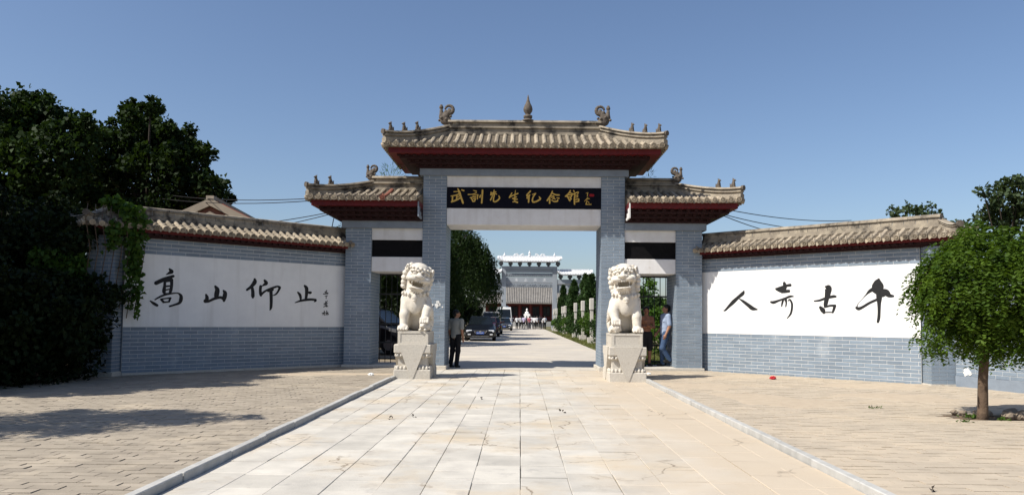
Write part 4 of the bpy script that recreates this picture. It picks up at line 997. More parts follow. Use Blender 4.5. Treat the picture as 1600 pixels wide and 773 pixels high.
# far crowd: three builds at coarse detail, copied with other shirts
crowd = [(-.35, 101, 'shirt_white', 'trousers'), (.1, 103, 'shirt_white', 'trousers'), (.55, 100.5, 'shirt_lilac', 'trousers'), (.95, 102, 'shirt_dark', 'trousers'), (1.25, 100, 'shirt_pink', 'trousers_grey'),
         (1.6, 103, 'shirt_white', 'trousers_grey'), (1.95, 101, 'shirt_white', 'trousers'), (2.35, 104, 'shirt_white', 'trousers'), (2.65, 100, 'shirt_dark', 'trousers'), (3.0, 102, 'shirt_white', 'trousers_grey'), (3.3, 101, 'shirt_white', 'trousers'), (.3, 106, 'shirt_white', 'trousers'), (1.4, 106, 'shirt_lilac', 'trousers')]
lab = ['first person from the left, white shirt, in the far crowd', 'second person from the left, white shirt, in the far crowd', 'person in a lilac shirt at the front of the far crowd', 'person in a dark shirt left of the red shirt in the far crowd',
       'person in a red shirt in the far crowd', 'white-shirted person just right of the red shirt in the far crowd', 'white-shirted person right of centre in the far crowd', 'white-shirted person standing furthest back right of centre in the crowd',
       'person in a dark shirt on the right of the far crowd', 'white-shirted person with grey trousers second from the right end of the crowd', 'rightmost white-shirted person of the far crowd', 'white-shirted person standing behind the left of the far crowd', 'person in a lilac shirt standing behind the far crowd']
protos = []
for i, (x, y, sh, tr_) in enumerate(crowd):
    if i < 3:
        p = person('person', (x, y, 0), R((175, 200, 150)[i]), 1.66+.03*i, lab[i], sh, tr_, vox=.03, group='people gathered far down the road',
                   legs=({'L': [(-.09, 0, .90), (-.10, -.10, .50), (-.10, -.02, .09)]} if i == 2 else None)); protos.append(p)
    else:
        p = copy_tree(protos[i % 3]); p.location = (x, y, 0); p.rotation_euler = (0, 0, R(150+47*i % 70)); p['label'] = lab[i]
        for b in p.children:
            b.scale = [v*random.uniform(.95, 1.04) for v in (b.scale[0],)]*3
            for c in b.children:
                nm = c.name.split('.')[0]
                if nm in ('shirt', 'trousers'):
                    c.data = c.data.copy(); c.data.materials.clear(); c.data.materials.append(M[sh if nm == 'shirt' else tr_])

# ================================================================== VEHICLES
def car(name, loc, rz, paint, label, kind='sedan', group='vehicles parked on the left of the inner road', plate=False):
    """front towards -y; body lofted from stations along the length"""
    root = empty(name, loc, rz); tag(root, label, {'sedan': 'car', 'suv': 'car', 'van': 'van', 'bus': 'bus'}[kind], group)
    Ln, W, H = {'sedan': (4.7, .90, 1.45), 'suv': (4.6, .92, 1.72), 'van': (5.2, .92, 1.98), 'bus': (7.0, 1.03, 2.75)}[kind]
    h = Ln/2
    if kind in ('sedan', 'suv'):
        q = H/1.45
        st = [(-h, .32, .60*q, .74), (-h+.10, .22, .68*q, .83), (-h+.45, .20, .80*q, .89), (-h+1.25, .20, .93*q, .90), (-h+2.2, .20, .96*q, .90), (h-1.1, .20, .99*q, .90), (h-.35, .22, .98*q, .88), (h-.06, .30, .90*q, .82), (h, .40, .70*q, .76)]
        cab = [(-h+1.15, .91*q, .74), (-h+1.95, 1.40*q, .60), (-h+2.45, H, .58), (h-1.55, 1.42*q, .57), (h-.75, .98*q, .70)] if kind == 'sedan' else [(-h+1.05, .93*q, .76), (-h+1.75, 1.38*q, .64), (-h+2.2, H, .62), (h-.55, 1.40*q, .61), (h-.12, .98*q, .74)]
    else:
        q = H
        st = [(-h, .35, q*.40, W*.88), (-h+.12, .25, q*.46, W*.96), (-h+.5, .25, q*.50, W), (0, .25, q*.50, W), (h-.3, .25, q*.50, W), (h, .35, q*.46, W*.93)]
        cab = [(-h+.08, q*.47, W*.93), (-h+.62 if kind == 'van' else -h+.32, q*.93, W*.84), (-h+1.1, q, W*.80), (h-.5, q, W*.80), (h-.06, q*.49, W*.92)]
    mb = MB(); sec = []
    for (y, z0, z1, w) in st:
        sec.append([(-w*.90, y, z0), (-w, y, z0+.12), (-w, y, z1-.14), (-w*.90, y, z1-.03), (-w*.55, y, z1), (w*.55, y, z1), (w*.90, y, z1-.03), (w, y, z1-.14), (w, y, z0+.12), (w*.90, y, z0)])
    vs = [p for r in sec for p in r]; n = 10
    fs = [(i*n+k, (i+1)*n+k, (i+1)*n+(k+1) % n, i*n+(k+1) % n) for i in range(len(sec)-1) for k in range(n)]+[tuple(range(n)), tuple(range((len(sec)-1)*n, len(sec)*n))[::-1]]
    mb.add(vs, fs); mb.build('body', paint, root, bevel=.025, smooth=False)
    # cabin: painted shell, glass set into each side
    def cabin(grow, dz): return [[(-(w+grow), y, z+dz), ((w+grow), y, z+dz)] for y, z, w in cab]
    mb = MB(); c = cabin(0, 0); m = len(c)
    vs = [p for r in c for p in r]; fs = [(2*i, 2*i+1, 2*i+3, 2*i+2) for i in range(m-1)]
    base = [(-(cab[i][2] if i in (0, m-1) else W*.80), cab[i][0], cab[0][1]-.04) for i in range(m)]
    k0 = len(vs); vs += base+[(-x, y, z) for x, y, z in base]
    fs += [(2*i, 2*i+2, k0+i+1, k0+i) for i in range(m-1)]+[(2*i+1, k0+m+i, k0+m+i+1, 2*i+3) for i in range(m-1)]
    mb.add(vs, fs); cb = mb.build('cabin', paint, root)
    def pane(nm, i, j, inset, par=root):
        (y0, z0, w0), (y1, z1, w1) = cab[i], cab[j]
        a, b = inset; y0_, z0_ = y0+(y1-y0)*a, z0+(z1-z0)*a; y1_, z1_ = y0+(y1-y0)*b, z0+(z1-z0)*b; w0_, w1_ = (w0+(w1-w0)*a)*.93, (w0+(w1-w0)*b)*.91
        nrm = Vector((0, -(z1-z0), (y1-y0))).normalized()
        if nrm.z < 0: nrm = -nrm
        if abs(nrm.z) < .2: nrm = Vector((0, -1 if i == 0 else 1, .1))
        v = [Vector((-w0_, y0_, z0_)), Vector((w0_, y0_, z0_)), Vector((w1_, y1_, z1_)), Vector((-w1_, y1_, z1_))]
        t = MB(); t.add([p+nrm*.012 for p in v]+[p-nrm*.02 for p in v], [(0,1,2,3),(4,7,6,5),(0,4,5,1),(1,5,6,2),(2,6,7,3),(3,7,4,0)]); return t.build(nm, 'glass_dark', par)
    pane('windscreen', 0, 1, (.10, .92)); pane('rear_window', m-1, m-2, (.15, .90))
    zb, zt = cab[0][1]+.05, (cab[2][1]+cab[1][1])/2-.06
    ys = [(cab[1][0]-.25, -.02), (.06, cab[-2][0]+.15)] if kind != 'bus' else [(-h+.7+1.05*i, -h+1.65+1.05*i) for i in range(5)]
    for sg in (-1, 1):
        for (ya, yb_) in ys:
            wb, wt = W*.80+.004, cab[2][2]+.015; t = MB()
            wt = wb+(wt-wb)*.93; v = [Vector((sg*wb, ya-.12, zb)), Vector((sg*wb, yb_, zb)), Vector((sg*wt, yb_, zt)), Vector((sg*wt, ya+.12, zt))]
            o = Vector((sg*.02, 0, .006)); t.add([p+o for p in v]+[p-o for p in v], [(0,1,2,3),(4,7,6,5),(0,4,5,1),(1,5,6,2),(2,6,7,3),(3,7,4,0)]); t.build('side_window', 'glass_dark', root)
        r = .33 if kind != 'bus' else .42
        for yw in (-h+.88, h-.92):
            wroot = MB().tube([(sg*(W-.20), yw, r), (sg*(W+.012), yw, r)], r, 18).build('wheel', 'tyre', root)
            MB().tube([(sg*(W-.02), yw, r), (sg*(W+.022), yw, r)], [r*.66, r*.60], 14).build('rim', 'rim', wroot)
        t = MB(); t.box((sg*W-(.0 if sg > 0 else .2), cab[0][0]+.35, cab[0][1]+.02), (sg*W+(.2 if sg > 0 else .0), cab[0][0]+.47, cab[0][1]+.17)); t.build('mirror', paint, root, bevel=.03)
        zl = st[1][2]-.16 if kind in ('sedan', 'suv') else st[1][2]-.22
        xs = sorted((sg*W*.52, sg*W*.90)); MB().box((xs[0], -h+.02, zl), (xs[1], -h+.22, zl+.13)).build('headlight', 'lamp_clear', root, bevel=.03)
        xs = sorted((sg*W*.50, sg*W*.88)); MB().box((xs[0], h-.12, zl+.05), (xs[1], h-.005, zl+.20)).build('tail_light', 'lamp_red', root, bevel=.03)
        xs = sorted((sg*W*.62, sg*W*.80)); MB().box((xs[0], -h-.012, .36), (xs[1], -h+.1, .43)).build('fog_light', 'lamp_clear', root)
    zg = (st[1][2]-.17) if kind in ('sedan', 'suv') else .62
    g = MB(); g.prism([(-.40, zg+.12), (-.30, zg-.02), (.30, zg-.02), (.40, zg+.12)], -h-.012, -h+.1, 'y'); gr = g.build('grille', 'car_black', root)
    g = MB()
    for i in range(3): g.box((-.36+.02*i*0, -h-.022, zg+.01+.04*i), (.36, -h-.012, zg+.022+.04*i))
    g.tube([(-.40, -h-.02, zg+.125), (-.30, -h-.02, zg-.025), (.30, -h-.02, zg-.025), (.40, -h-.02, zg+.125)], .012, 6)
    g.tube([(0, -h-.01, zg+.05), (0, -h-.04, zg+.05)], .06, 12); g.build('grille_trim', 'chrome', gr)
    for (y, sg) in ((-h, -1), (h, 1)):
        a, b = sorted((y+sg*.035, y-sg*.05)); zc = .48 if kind != 'bus' else .7
        pl = MB().box((-.22, a, zc-.07), (.22, b, zc+.07)).build('number_plate', 'plate_blue', root)
        t = MB()
        for i in range(6): x = -.18+.06*i+(.02 if i > 1 else 0); a2, b2 = sorted((y+sg*.038, y+sg*.030)); t.box((x, a2, zc-.035), (x+.014, b2, zc+.035)); t.box((x+.016, a2, zc-.008+.02*(i % 3-1)), (x+.034, b2, zc+.006+.02*(i % 3-1)))
        t.build('plate_marks', 'plate_mark', pl)
    MB().box((-W*.55, -h-.014, .27), (W*.55, -h+.05, .30)).build('bumper_trim', 'chrome', root)
    if kind == 'bus': MB().box((-.5, -1.2, H), (.5, .6, H+.2)).build('roof_unit', paint, root, bevel=.06)
    return root
car('car', (-2.36, 46.9, 0), R(2), 'car_black', 'black sedan facing the gateway with a blue number plate, nearest of the row')
car('car', (-2.40, 57.5, 0), R(182), 'car_wine', 'dark red sedan showing red tail lights behind the black sedan')
car('car', (-2.40, 67.0, 0), R(181), 'car_maroon', 'dark maroon sedan parked just before the grey van')
car('van', (-2.75, 76.5, 0), R(180), 'car_silver', 'tall grey van parked in the middle of the row', 'van')
car('car', (-1.75, 86.5, 0), R(0), 'car_navy', 'dark navy car parked just before the white bus')
car('bus', (-1.95, 97.0, 0), R(0), 'bus_white', 'white minibus at the far end of the parked row', 'bus')
car('car', (-5.9, 30.0, -.05), R(70), 'car_black', 'black off-road car seen through the left passage bars', 'suv', group='cars behind the left passage')
car('car', (-8.6, 33.6, -.05), R(80), 'car_silver', 'silver car parked beyond the black one behind the left passage', 'sedan', group='cars behind the left passage')

# ================================================================== FAR ARCHWAY, HALL, POSTS
pf = empty('memorial_archway', (1.15, 95, 0)); tag(pf, 'far grey stone archway with white tiled roofs standing across the road', 'archway')
CH = 3.0
for x in (-3.15, 3.15):
    c = MB().box((x-.28, -.3, 0), (x+.28, .3, 7.8)).build('column', 'arch_grey', pf)
    MB().box((x-.36, -.62, 0), (x+.36, .62, .5)).build('column_base', 'arch_grey', c); MB().frustum((x, 0), .16, .55, .5, (x, 0), .14, .32, 2.2).build('drum_stone', 'arch_grey', c)
for x in (-7.0, 7.0):
    c = MB().box((x-.25, -.28, 0), (x+.25, .28, 6.22)).build('column', 'arch_grey', pf); MB().box((x-.34, -.6, 0), (x+.34, .6, .5)).build('column_base', 'arch_grey', c)
for (za, zb, d, m) in ((5.22, 5.77, .2, 'arch_carved'), (5.82, 6.45, .16, 'arch_grey'), (6.52, 6.97, .2, 'arch_carved'), (7.05, 7.40, .24, 'arch_grey'), (7.42, 7.80, .34, 'arch_grey')):
    b = MB().box((-2.87, -d, za), (2.87, d, zb)).build('carved_beam' if m == 'arch_carved' else 'beam', m, pf)
    if m == 'arch_carved':
        t = MB()
        for i in range(26):
            x = -2.7+i*.215; t.tube([(x+.09*math.cos(k), -d-.02, (za+zb)/2+.13*math.sin(k+i)) for k in np.linspace(0, 5, 7)], .035, 5)
        t.build('scroll_carving', 'arch_grey', b)
    if (za, zb) == (5.82, 6.45):
        for i in range(4):
            x0 = -1.75+i*1.16; st = [[(.0, .32, .05), (.32, .34, .05)], [(.16, .42, .05), (.15, .02, .05)], [(.02, .18, .045), (.32, .16, .045)], [(.08, .2, .04), (-.02, .0, .04)], [(.2+.03*i, .2, .04), (.34, .02, .04)]]
            if i == 1: st = [[(.16, .40, .05), (.16, .04, .05)], [(.16, .22, .05), (.3, .22, .05)], [(.04, .24, .05), (.05, .04, .05)], [(-.02, .02, .05), (.36, .02, .05)]]
            link('character', glyph_mesh('far_char', st, -d, .02, 1., (x0, 5.92)), 'arch_white', b)
for sg in (-1, 1):
    a, b = sorted((sg*3.43, sg*6.75))
    for (za, zb, d) in ((4.56, 5.59, .16), (5.67, 6.22, .26)): MB().box((a, -d, za), (b, d, zb)).build('side_beam', 'arch_grey', pf)
def white_roof(x0, x1, z, rise, nb):
    r = MB(); xm = (x0+x1)/2; hw = (x1-x0)/2; ys = .95
    prof = [(-1, .0), (-.5, .28), (0, .62), (.5, .28), (1, 0)]
    n = 16; V = []
    for i in range(n+1):
        t = -1+2*i/n; up = .42*max(0, abs(t)-.72)**2/.078*1.0
        for yy, zz in prof: V.append((xm+t*hw*(1+.02*abs(yy)), yy*ys, z+zz*rise/.62+up*(.35+.65*abs(yy))))
    F = [(i*5+k, (i+1)*5+k, (i+1)*5+k+1, i*5+k+1) for i in range(n) for k in range(4)]
    V2 = [(a, b, c-.09) for a, b, c in V]; m = len(V)
    F += [tuple(q+m for q in f[::-1]) for f in F]+[(k, k+1, k+1+m, k+m) for k in range(4)]+[(n*5+k+1, n*5+k, n*5+k+m, n*5+k+1+m) for k in range(4)]
    F += [(i*5, i*5+m, (i+1)*5+m, (i+1)*5) for i in range(n)]+[(i*5+4, (i+1)*5+4, (i+1)*5+4+m, i*5+4+m) for i in range(n)]
    r.add(V, F[:0]); r.v += [tuple(p) for p in V2]; r.f += F
    ro = r.build('white_roof', 'arch_white', pf)
    k = int((x1-x0)/.19)
    t = MB()
    for i in range(1, k):
        x = x0+(x1-x0)*i/k; tt = (x-xm)/hw; up = .42*max(0, abs(tt)-.72)**2/.078
        t.tube([(x, -ys-.02, z+.03+up), (x, -.5*ys, z+.28*rise/.62+.03+up*.67), (x, -.05, z+rise+.02+up*.38)], .05, 5)
    tag(t.build('roof_ribs', 'arch_white', ro), kind='stuff')
    MB().box((x0+.35, -.1, z+rise-.05), (x1-.35, .1, z+rise+.16)).build('ridge', 'arch_white', ro)
    for i in range(nb):
        x = x0+.42+(x1-x0-.84)*i/(nb-1)
        b = MB(); b.frustum((x, 0), .13, .25, z-.60, (x, 0), .16, .3, z-.42); b.frustum((x, 0), .24, .5, z-.41, (x, 0), .28, .62, z-.22); b.frustum((x, 0), .20, .7, z-.21, (x, 0), .23, .85, z-.07); b.build('bracket_set', 'bracket_dark', pf)
    return ro
rw = white_roof(-3.95, 3.95, 8.42, .55, 7)
for sg in (-1, 1):
    a, b = sorted((sg*3.45, sg*7.75)); white_roof(a, b, 6.85, .5, 4)
    t = MB()
    for kk in range(2): # ridge dragons
        p = [(sg*(.7+.16*i), 0, 9.22+.16*math.sin(i*1.25+kk)) for i in range(9)]; t.tube(p, [.05+.02*(i % 2) for i in range(9)], 6)
    t.build('ridge_dragon', 'arch_white', rw)
    MB().lathe([(.10, 0), (.16, .12), (.07, .3), (.015, .5)], (sg*3.1, 0, 9.05), 8).build('ridge_finial', 'arch_white', rw)
MB().lathe([(.14, 0), (.16, .1), (.1, .2), (.17, .34), (.09, .5), (.015, .72)], (0, 0, 9.08), 10).build('ridge_pearl', 'arch_white', rw)

hall = empty('temple_hall', (1.9, 135, 0)); tag(hall, 'distant red-walled hall with a grey ribbed tile roof behind the archway', 'hall')
MB().box((-9, 0, 0), (9, 7, .9)).build('terrace', 'hall_stone', hall); hw_ = MB().box((-8, 1.6, .9), (8, 6.5, 4.3)).build('wall', 'hall_red', hall)
for i in range(9):
    x = -7.6+i*1.9; MB().tube([(x, .7, .9), (x, .7, 4.1)], .2, 10).build('column', 'hall_red', hall)
for i in range(8):
    x = -6.65+i*1.9
    w = MB().box((x-.62, 1.5, 1.75 if i % 3 != 1 else .95), (x+.62, 1.62, 3.6)).build('window' if i % 3 != 1 else 'door', 'dark_red', hall)
    for j in (-1, 1): MB().box((x+j*.3-.25, 1.47, 1.9 if i % 3 != 1 else 1.7), (x+j*.3+.25, 1.497, 3.45)).build('pane', 'glass_dark', w)
t = MB(); NX = 2
prof = [(-.9, 4.15), (.6, 4.75), (2.2, 5.7), (3.3, 6.7), (3.9, 7.35)]
for i in range(4):
    (y0, z0), (y1, z1) = prof[i], prof[i+1]; t.add([(-9, y0, z0), (9, y0, z0), (9, y1, z1), (-9, y1, z1)], [(0, 1, 2, 3)]); t.add([(-9, 7.8-y0, z0), (9, 7.8-y0, z0), (9, 7.8-y1, z1), (-9, 7.8-y1, z1)], [(3, 2, 1, 0)])
t.add([(-9, -.9, 4.0), (9, -.9, 4.0), (9, 8.7, 4.0), (-9, 8.7, 4.0)], [(3, 2, 1, 0)]); t.add([(-9, -.9, 4.0), (9, -.9, 4.0), (9, -.9, 4.15), (-9, -.9, 4.15)], [(0, 1, 2, 3)])
hr_ = t.build('roof', 'hall_tile', hall)
t = MB()
for i in range(58):
    x = -8.85+i*.31; t.tube([(x, y-.03, z+.06) for y, z in prof], .085, 6)
tag(t.build('roof_ribs', 'hall_tile', hr_), kind='stuff')
MB().box((-8.6, 3.6, 7.3), (8.6, 4.2, 8.15)).build('ridge', 'hall_tile', hall)
st_ = empty('marble_bust', (1.05, 112, 0)); tag(st_, 'white marble bust on a tall pedestal before the far hall', 'statue')
MB().box((-.75, -.75, 0), (.75, .75, .5)).build('plinth', 'statue_white', st_); MB().frustum((0, 0), .52, .45, .5, (0, 0), .45, .4, 2.05).build('pedestal', 'statue_white', st_)
s = SDF((-.5, -.4, 0), (.5, .4, 1.2), .03); s.ell((0, 0, .22), (.38, .22, .3), .08).cone((0, 0, .4), (0, 0, .68), .13, .11, .06).ell((0, -.02, .84), (.17, .19, .22), .04).ell((0, -.2, .82), (.04, .05, .06), .03)
link('bust', s.mesh('bust'), 'statue_white', st_, (0, 0, 2.0)).scale = (.8, .8, .8)
post = None
for i in range(7):
    y = (43, 49, 55.5, 68, 72, 84, 90)[i]; o = empty('stone_post', (4.02, y, 0)); nth = ('nearest', 'second', 'third', 'fourth', 'fifth', 'sixth', 'farthest')[i]
    tag(o, '%s of the pale stone posts along the grass on the right' % nth, 'post', 'stone posts beside the inner road')
    MB().box((-.22, -.22, -.05), (.22, .22, .32)).build('base', 'post_stone', o); MB().box((-.085, -.085, .32), (.085, .085, 1.9)).build('shaft', 'post_stone', o)
    MB().box((-.125, -.125, 1.85), (.125, .125, 2.5)).build('cap', 'post_stone', o, bevel=.03)

# ================================================================== BOUNDARY WALLS
def boundary(sx, p0, p1, zb, hgt, label, bricks):
    p0, p1 = Vector(p0), Vector(p1); L = (p1-p0).length
    d = (p1-p0).normalized(); o = empty('boundary_wall', (p0.x, p0.y, zb), math.atan2(d.y, d.x)); tag(o, label, 'wall', 'boundary walls of the forecourt')
    # local x runs p0->p1, face looks to -y
    core = MB().box((0, .006, -.1), (L, .34, hgt)).build('wall_core', 'mortar', o); MB().box((0, -.012, -.1), (L, .02, .24)).build('render_base', 'band_grey', o)
    cells = [(u, z, l) for u, z, l in courses(0, L, .24, hgt)]
    cells.sort(key=lambda c: abs(c[0]-bricks)); rest = place_bricks(core, cells, 0, 290); 
    if rest: brick_mass(core, rest, lambda u, z, dd: (u, dd, z))
    MB().prism([(-.08, hgt), (.42, hgt), (.34, hgt+.08), (.17, hgt+.16), (0, hgt+.08)], 0, L, 'x').build('coping', 'ridge_tile', o)
    return o
# right: from the pier towards the camera (face to the left), left: the mirror of it
bw = boundary(1, (8.95, 15.9, 0), (10.55, 9.6, 0), PZR-.03, 2.2, 'weathered grey brick boundary wall behind the clipped tree', 1.2)
def splash(cu, cz, r, seed, par):
    q = np.random.default_rng(seed); mb = MB(); n = 14
    for j in range(16):
        ox, oz = q.normal()*r*.75, q.normal()*r*.5; rr = r*q.uniform(.10, .42); a = [2*math.pi*i/n for i in range(n)]
        p = [(cu+ox+rr*(1+.45*q.random()-.25)*math.cos(t)*1.2, cz+oz+rr*(1+.45*q.random()-.25)*math.sin(t)) for t in a]
        mb.prism(p, -.004-.0008*j, .003, 'y')
    return mb.build('paint_splash', 'paint_splash', par)
splash(.62, .98, .16, 3, bw); splash(.33, .35, .10, 5, bw)
pg = splash(-2.22, 1.66, .10, 8, gate)

# ================================================================== VEGETATION
def leaf_quads(C, L, W, up=.35, axis=None, spread=1., fold=.25, seed=1):
    """diamond leaves at C (N,3); axis biases the leaf direction"""
    r = np.random.default_rng(seed); n = len(C)
    d = r.normal(size=(n, 3))
    if axis is not None: d = d*spread+np.array(axis)
    d /= np.linalg.norm(d, axis=1, keepdims=True)
    q = r.normal(size=(n, 3)); q[:, 2] += up*3
    s = np.cross(d, q); s /= np.linalg.norm(s, axis=1, keepdims=True)+1e-9
    nrm = np.cross(s, d); k = r.uniform(.7, 1.3, (n, 1))
    b = C; t = C+d*L*k; m = C+d*L*.45*k
    return np.stack([b, m+s*W*.5*k+nrm*W*fold*k, t, m-s*W*.5*k+nrm*W*fold*k], 1)
def ball_pts(c, r, n, g, shell=.55, flat=1.):
    d = g.normal(size=(n, 3)); d /= np.linalg.norm(d, axis=1, keepdims=True)
    q = (shell**3+(1-shell**3)*g.random((n, 1)))**(1/3)
    # ragged surface
    w = 1+.22*np.sin(d[:, :1]*5+c[0])+.18*np.sin(d[:, 2:]*6+c[1]*2)
    p = d*q*r*w; p[:, 2] *= flat
    return p+np.array(c)
def tree(name, base, clumps, leaf, L, W, dens, label, cat='tree', group=None, trunk=.16, bark='bark_dark', seed=1, top=None, shell=.5, sub=8):
    """trunk with limbs to each clump; every clump is broken into smaller leafy sprays"""
    g = np.random.default_rng(seed); base = Vector(base); root = empty(name, base); tag(root, label, cat, group)
    cl = [(Vector(c)-base, r) for c, r in clumps]
    zt = top if top else max(c.z for c, r in cl)*.62; cx = sum(c.x for c, r in cl)/len(cl); cy = sum(c.y for c, r in cl)/len(cl)
    mb = MB(); spine = [Vector((0, 0, -.1)), Vector((cx*.1+.05, cy*.1, zt*.35)), Vector((cx*.35-.06, cy*.35, zt*.7)), Vector((cx*.6, cy*.6, zt))]
    mb.tube(spine, [trunk*1.25, trunk, trunk*.85, trunk*.6], 10)
    for c, r in cl:
        k = g.uniform(.45, 1.0); i = 2 if k > .66 else 1; s0 = spine[i].lerp(spine[i+1], (k*3) % 1 if i < 3 else 0)
        mid = s0.lerp(c, .5)+Vector((0, 0, .12*r)); mb.tube([s0, mid, c, c+Vector((0, 0, r*.5))], [trunk*.42, trunk*.3, trunk*.16, trunk*.05], 6)
    mb.build('trunk', bark, root, smooth=True)
    P = []
    for c, r in cl:
        n = int(dens*r*r)
        P.append(ball_pts(c, r*.86, int(n*.5), g, shell))
        for j in range(sub):
            d = g.normal(size=3); d[2] = abs(d[2])*.9; d /= np.linalg.norm(d); cc = np.array(c)+d*r*.97
            P.append(ball_pts(cc, r*g.uniform(.16, .34), int(n*.5/sub), g, .2))
    P = np.concatenate(P).astype(np.float32)
    tag(link('crown', quads_mesh('crown', leaf_quads(P, L, W, seed=seed)), leaf, root), kind='stuff')
    return root
def at(px, py, D):   # a rough sight line, used only to size the far trees
    return ((px-812)/1200*D, D, EYE+(498+(px-812)*.01-py)/1200*D)
g0 = np.random.default_rng(5)
def clump_list(rows, D, jit=1.6):
    out = []
    for px, py, rp in rows:
        d = D+g0.uniform(-jit, jit); out.append((at(px, py, d), rp*d/1200))
    return out
# plane trees behind the left wall
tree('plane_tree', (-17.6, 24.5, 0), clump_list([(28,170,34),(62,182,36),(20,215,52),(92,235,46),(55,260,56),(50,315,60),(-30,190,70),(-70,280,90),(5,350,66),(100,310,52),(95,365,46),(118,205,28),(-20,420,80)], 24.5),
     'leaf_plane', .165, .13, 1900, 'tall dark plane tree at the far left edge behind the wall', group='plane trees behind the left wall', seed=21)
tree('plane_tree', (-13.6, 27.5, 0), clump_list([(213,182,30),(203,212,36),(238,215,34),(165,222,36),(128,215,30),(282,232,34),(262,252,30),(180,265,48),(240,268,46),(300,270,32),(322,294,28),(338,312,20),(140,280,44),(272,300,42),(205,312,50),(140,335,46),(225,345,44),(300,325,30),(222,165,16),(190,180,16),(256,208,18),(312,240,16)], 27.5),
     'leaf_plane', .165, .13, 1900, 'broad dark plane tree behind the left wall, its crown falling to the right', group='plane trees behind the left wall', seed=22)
# the trees off to the left that shade the forecourt
tree('plane_tree', (-14.2, 11.6, 0), [((-13.0, 11.7, 6.6), 2.0), ((-12.2, 12.6, 6.0), 1.5), ((-12.0, 11.0, 5.4), 1.4), ((-15.2, 11.4, 6.8), 2.1), ((-14.4, 13.4, 7.4), 2.0), ((-16.4, 12.6, 6.0), 1.9), ((-13.4, 13.8, 7.0), 1.7), ((-17.2, 11.2, 6.6), 1.9), ((-15.8, 14.2, 7.6), 1.8), ((-12.6, 10.6, 6.4), 1.3)],
     'leaf_dark', .20, .16, 1250, 'big shade tree just outside the left edge of the view', group='shade trees left of the forecourt', seed=23)
tree('pagoda_tree', (-8.0, 7.7, PZL), [((-8.0, 7.7, 3.5), 1.0), ((-8.9, 7.6, 3.2), .95), ((-7.15, 7.8, 3.3), .75), ((-7.9, 8.4, 3.1), .75), ((-8.1, 7.0, 3.1), .75), ((-9.8, 8.0, 2.9), .8), ((-10.6, 7.7, 3.0), .9), ((-6.75, 7.9, 3.5), .55)],
     'leaf_pagoda', .075, .04, 5200, 'clipped weeping tree just outside the left edge of the view', group='shade trees left of the forecourt', seed=24, trunk=.09, top=2.2)
# dark shrubs under them, against the left boundary wall
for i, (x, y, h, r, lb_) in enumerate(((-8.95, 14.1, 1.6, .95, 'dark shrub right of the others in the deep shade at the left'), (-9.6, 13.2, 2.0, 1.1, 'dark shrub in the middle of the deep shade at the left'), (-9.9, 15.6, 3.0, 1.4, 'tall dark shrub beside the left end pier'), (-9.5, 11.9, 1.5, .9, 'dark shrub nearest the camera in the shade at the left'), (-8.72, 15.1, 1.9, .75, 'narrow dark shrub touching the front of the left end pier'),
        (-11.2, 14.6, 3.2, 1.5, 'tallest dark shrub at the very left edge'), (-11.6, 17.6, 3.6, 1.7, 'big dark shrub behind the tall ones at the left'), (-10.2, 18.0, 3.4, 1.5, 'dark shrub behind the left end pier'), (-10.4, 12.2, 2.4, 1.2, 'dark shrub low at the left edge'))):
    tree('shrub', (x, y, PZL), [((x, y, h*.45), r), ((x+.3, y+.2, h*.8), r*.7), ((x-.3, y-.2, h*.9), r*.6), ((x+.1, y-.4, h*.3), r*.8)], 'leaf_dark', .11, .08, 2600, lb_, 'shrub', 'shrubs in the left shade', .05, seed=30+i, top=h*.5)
# vine over the left end pier
vine = empty('climbing_vine', (XC-4.60-5.6*.7071, 20-5.6*.7071, PZL)); vine.rotation_euler = (0, 0, R(45)); tag(vine, 'bright green climbing vine hanging over the left end of the shaded wall', 'vine')
g = np.random.default_rng(41); P = []
for i in range(13):
    x = g.uniform(-.3, .36); z0 = 3.25+g.uniform(-.25, .45)-.2*abs(x); ln = g.uniform(.3, 1.0)+(1.0 if .12 < x < .34 else .0); n = int(46*ln)
    t = g.random((n, 1)); y = -.36 - .05*g.random()+.16*t
    P.append(np.concatenate([x+.05*np.sin(6*t+i)+g.normal(0, .045, (n, 1)), y+g.normal(0, .05, (n, 1)), z0-ln*t], 1))
for c, r in (((-.1, .15, 3.62), .16), ((.18, .0, 3.5), .18), ((-.85, -.1, 2.3), .26), ((-1.1, -.2, 2.1), .32), ((-1.35, .0, 2.4), .28), ((-.75, -.3, 1.75), .22)):
    P.append(ball_pts(c, r, int(900*r), g, .3))
P = np.concatenate(P); tag(link('leaves', quads_mesh('leaves', leaf_quads(P, .125, .115, up=.1, axis=(0, -.25, -.6), seed=42)), 'leaf_vine', vine), kind='stuff')
mb = MB()
for i in range(8):
    x = -.7+.15*i; mb.tube([(x, -.05, 1.2+.1*(i % 3)), (x+.08, -.33, 2.6), (x-.03, -.36, 3.2), (x+.1, .0, 3.55)], .009, 5)
mb.build('stems', 'bark', vine)

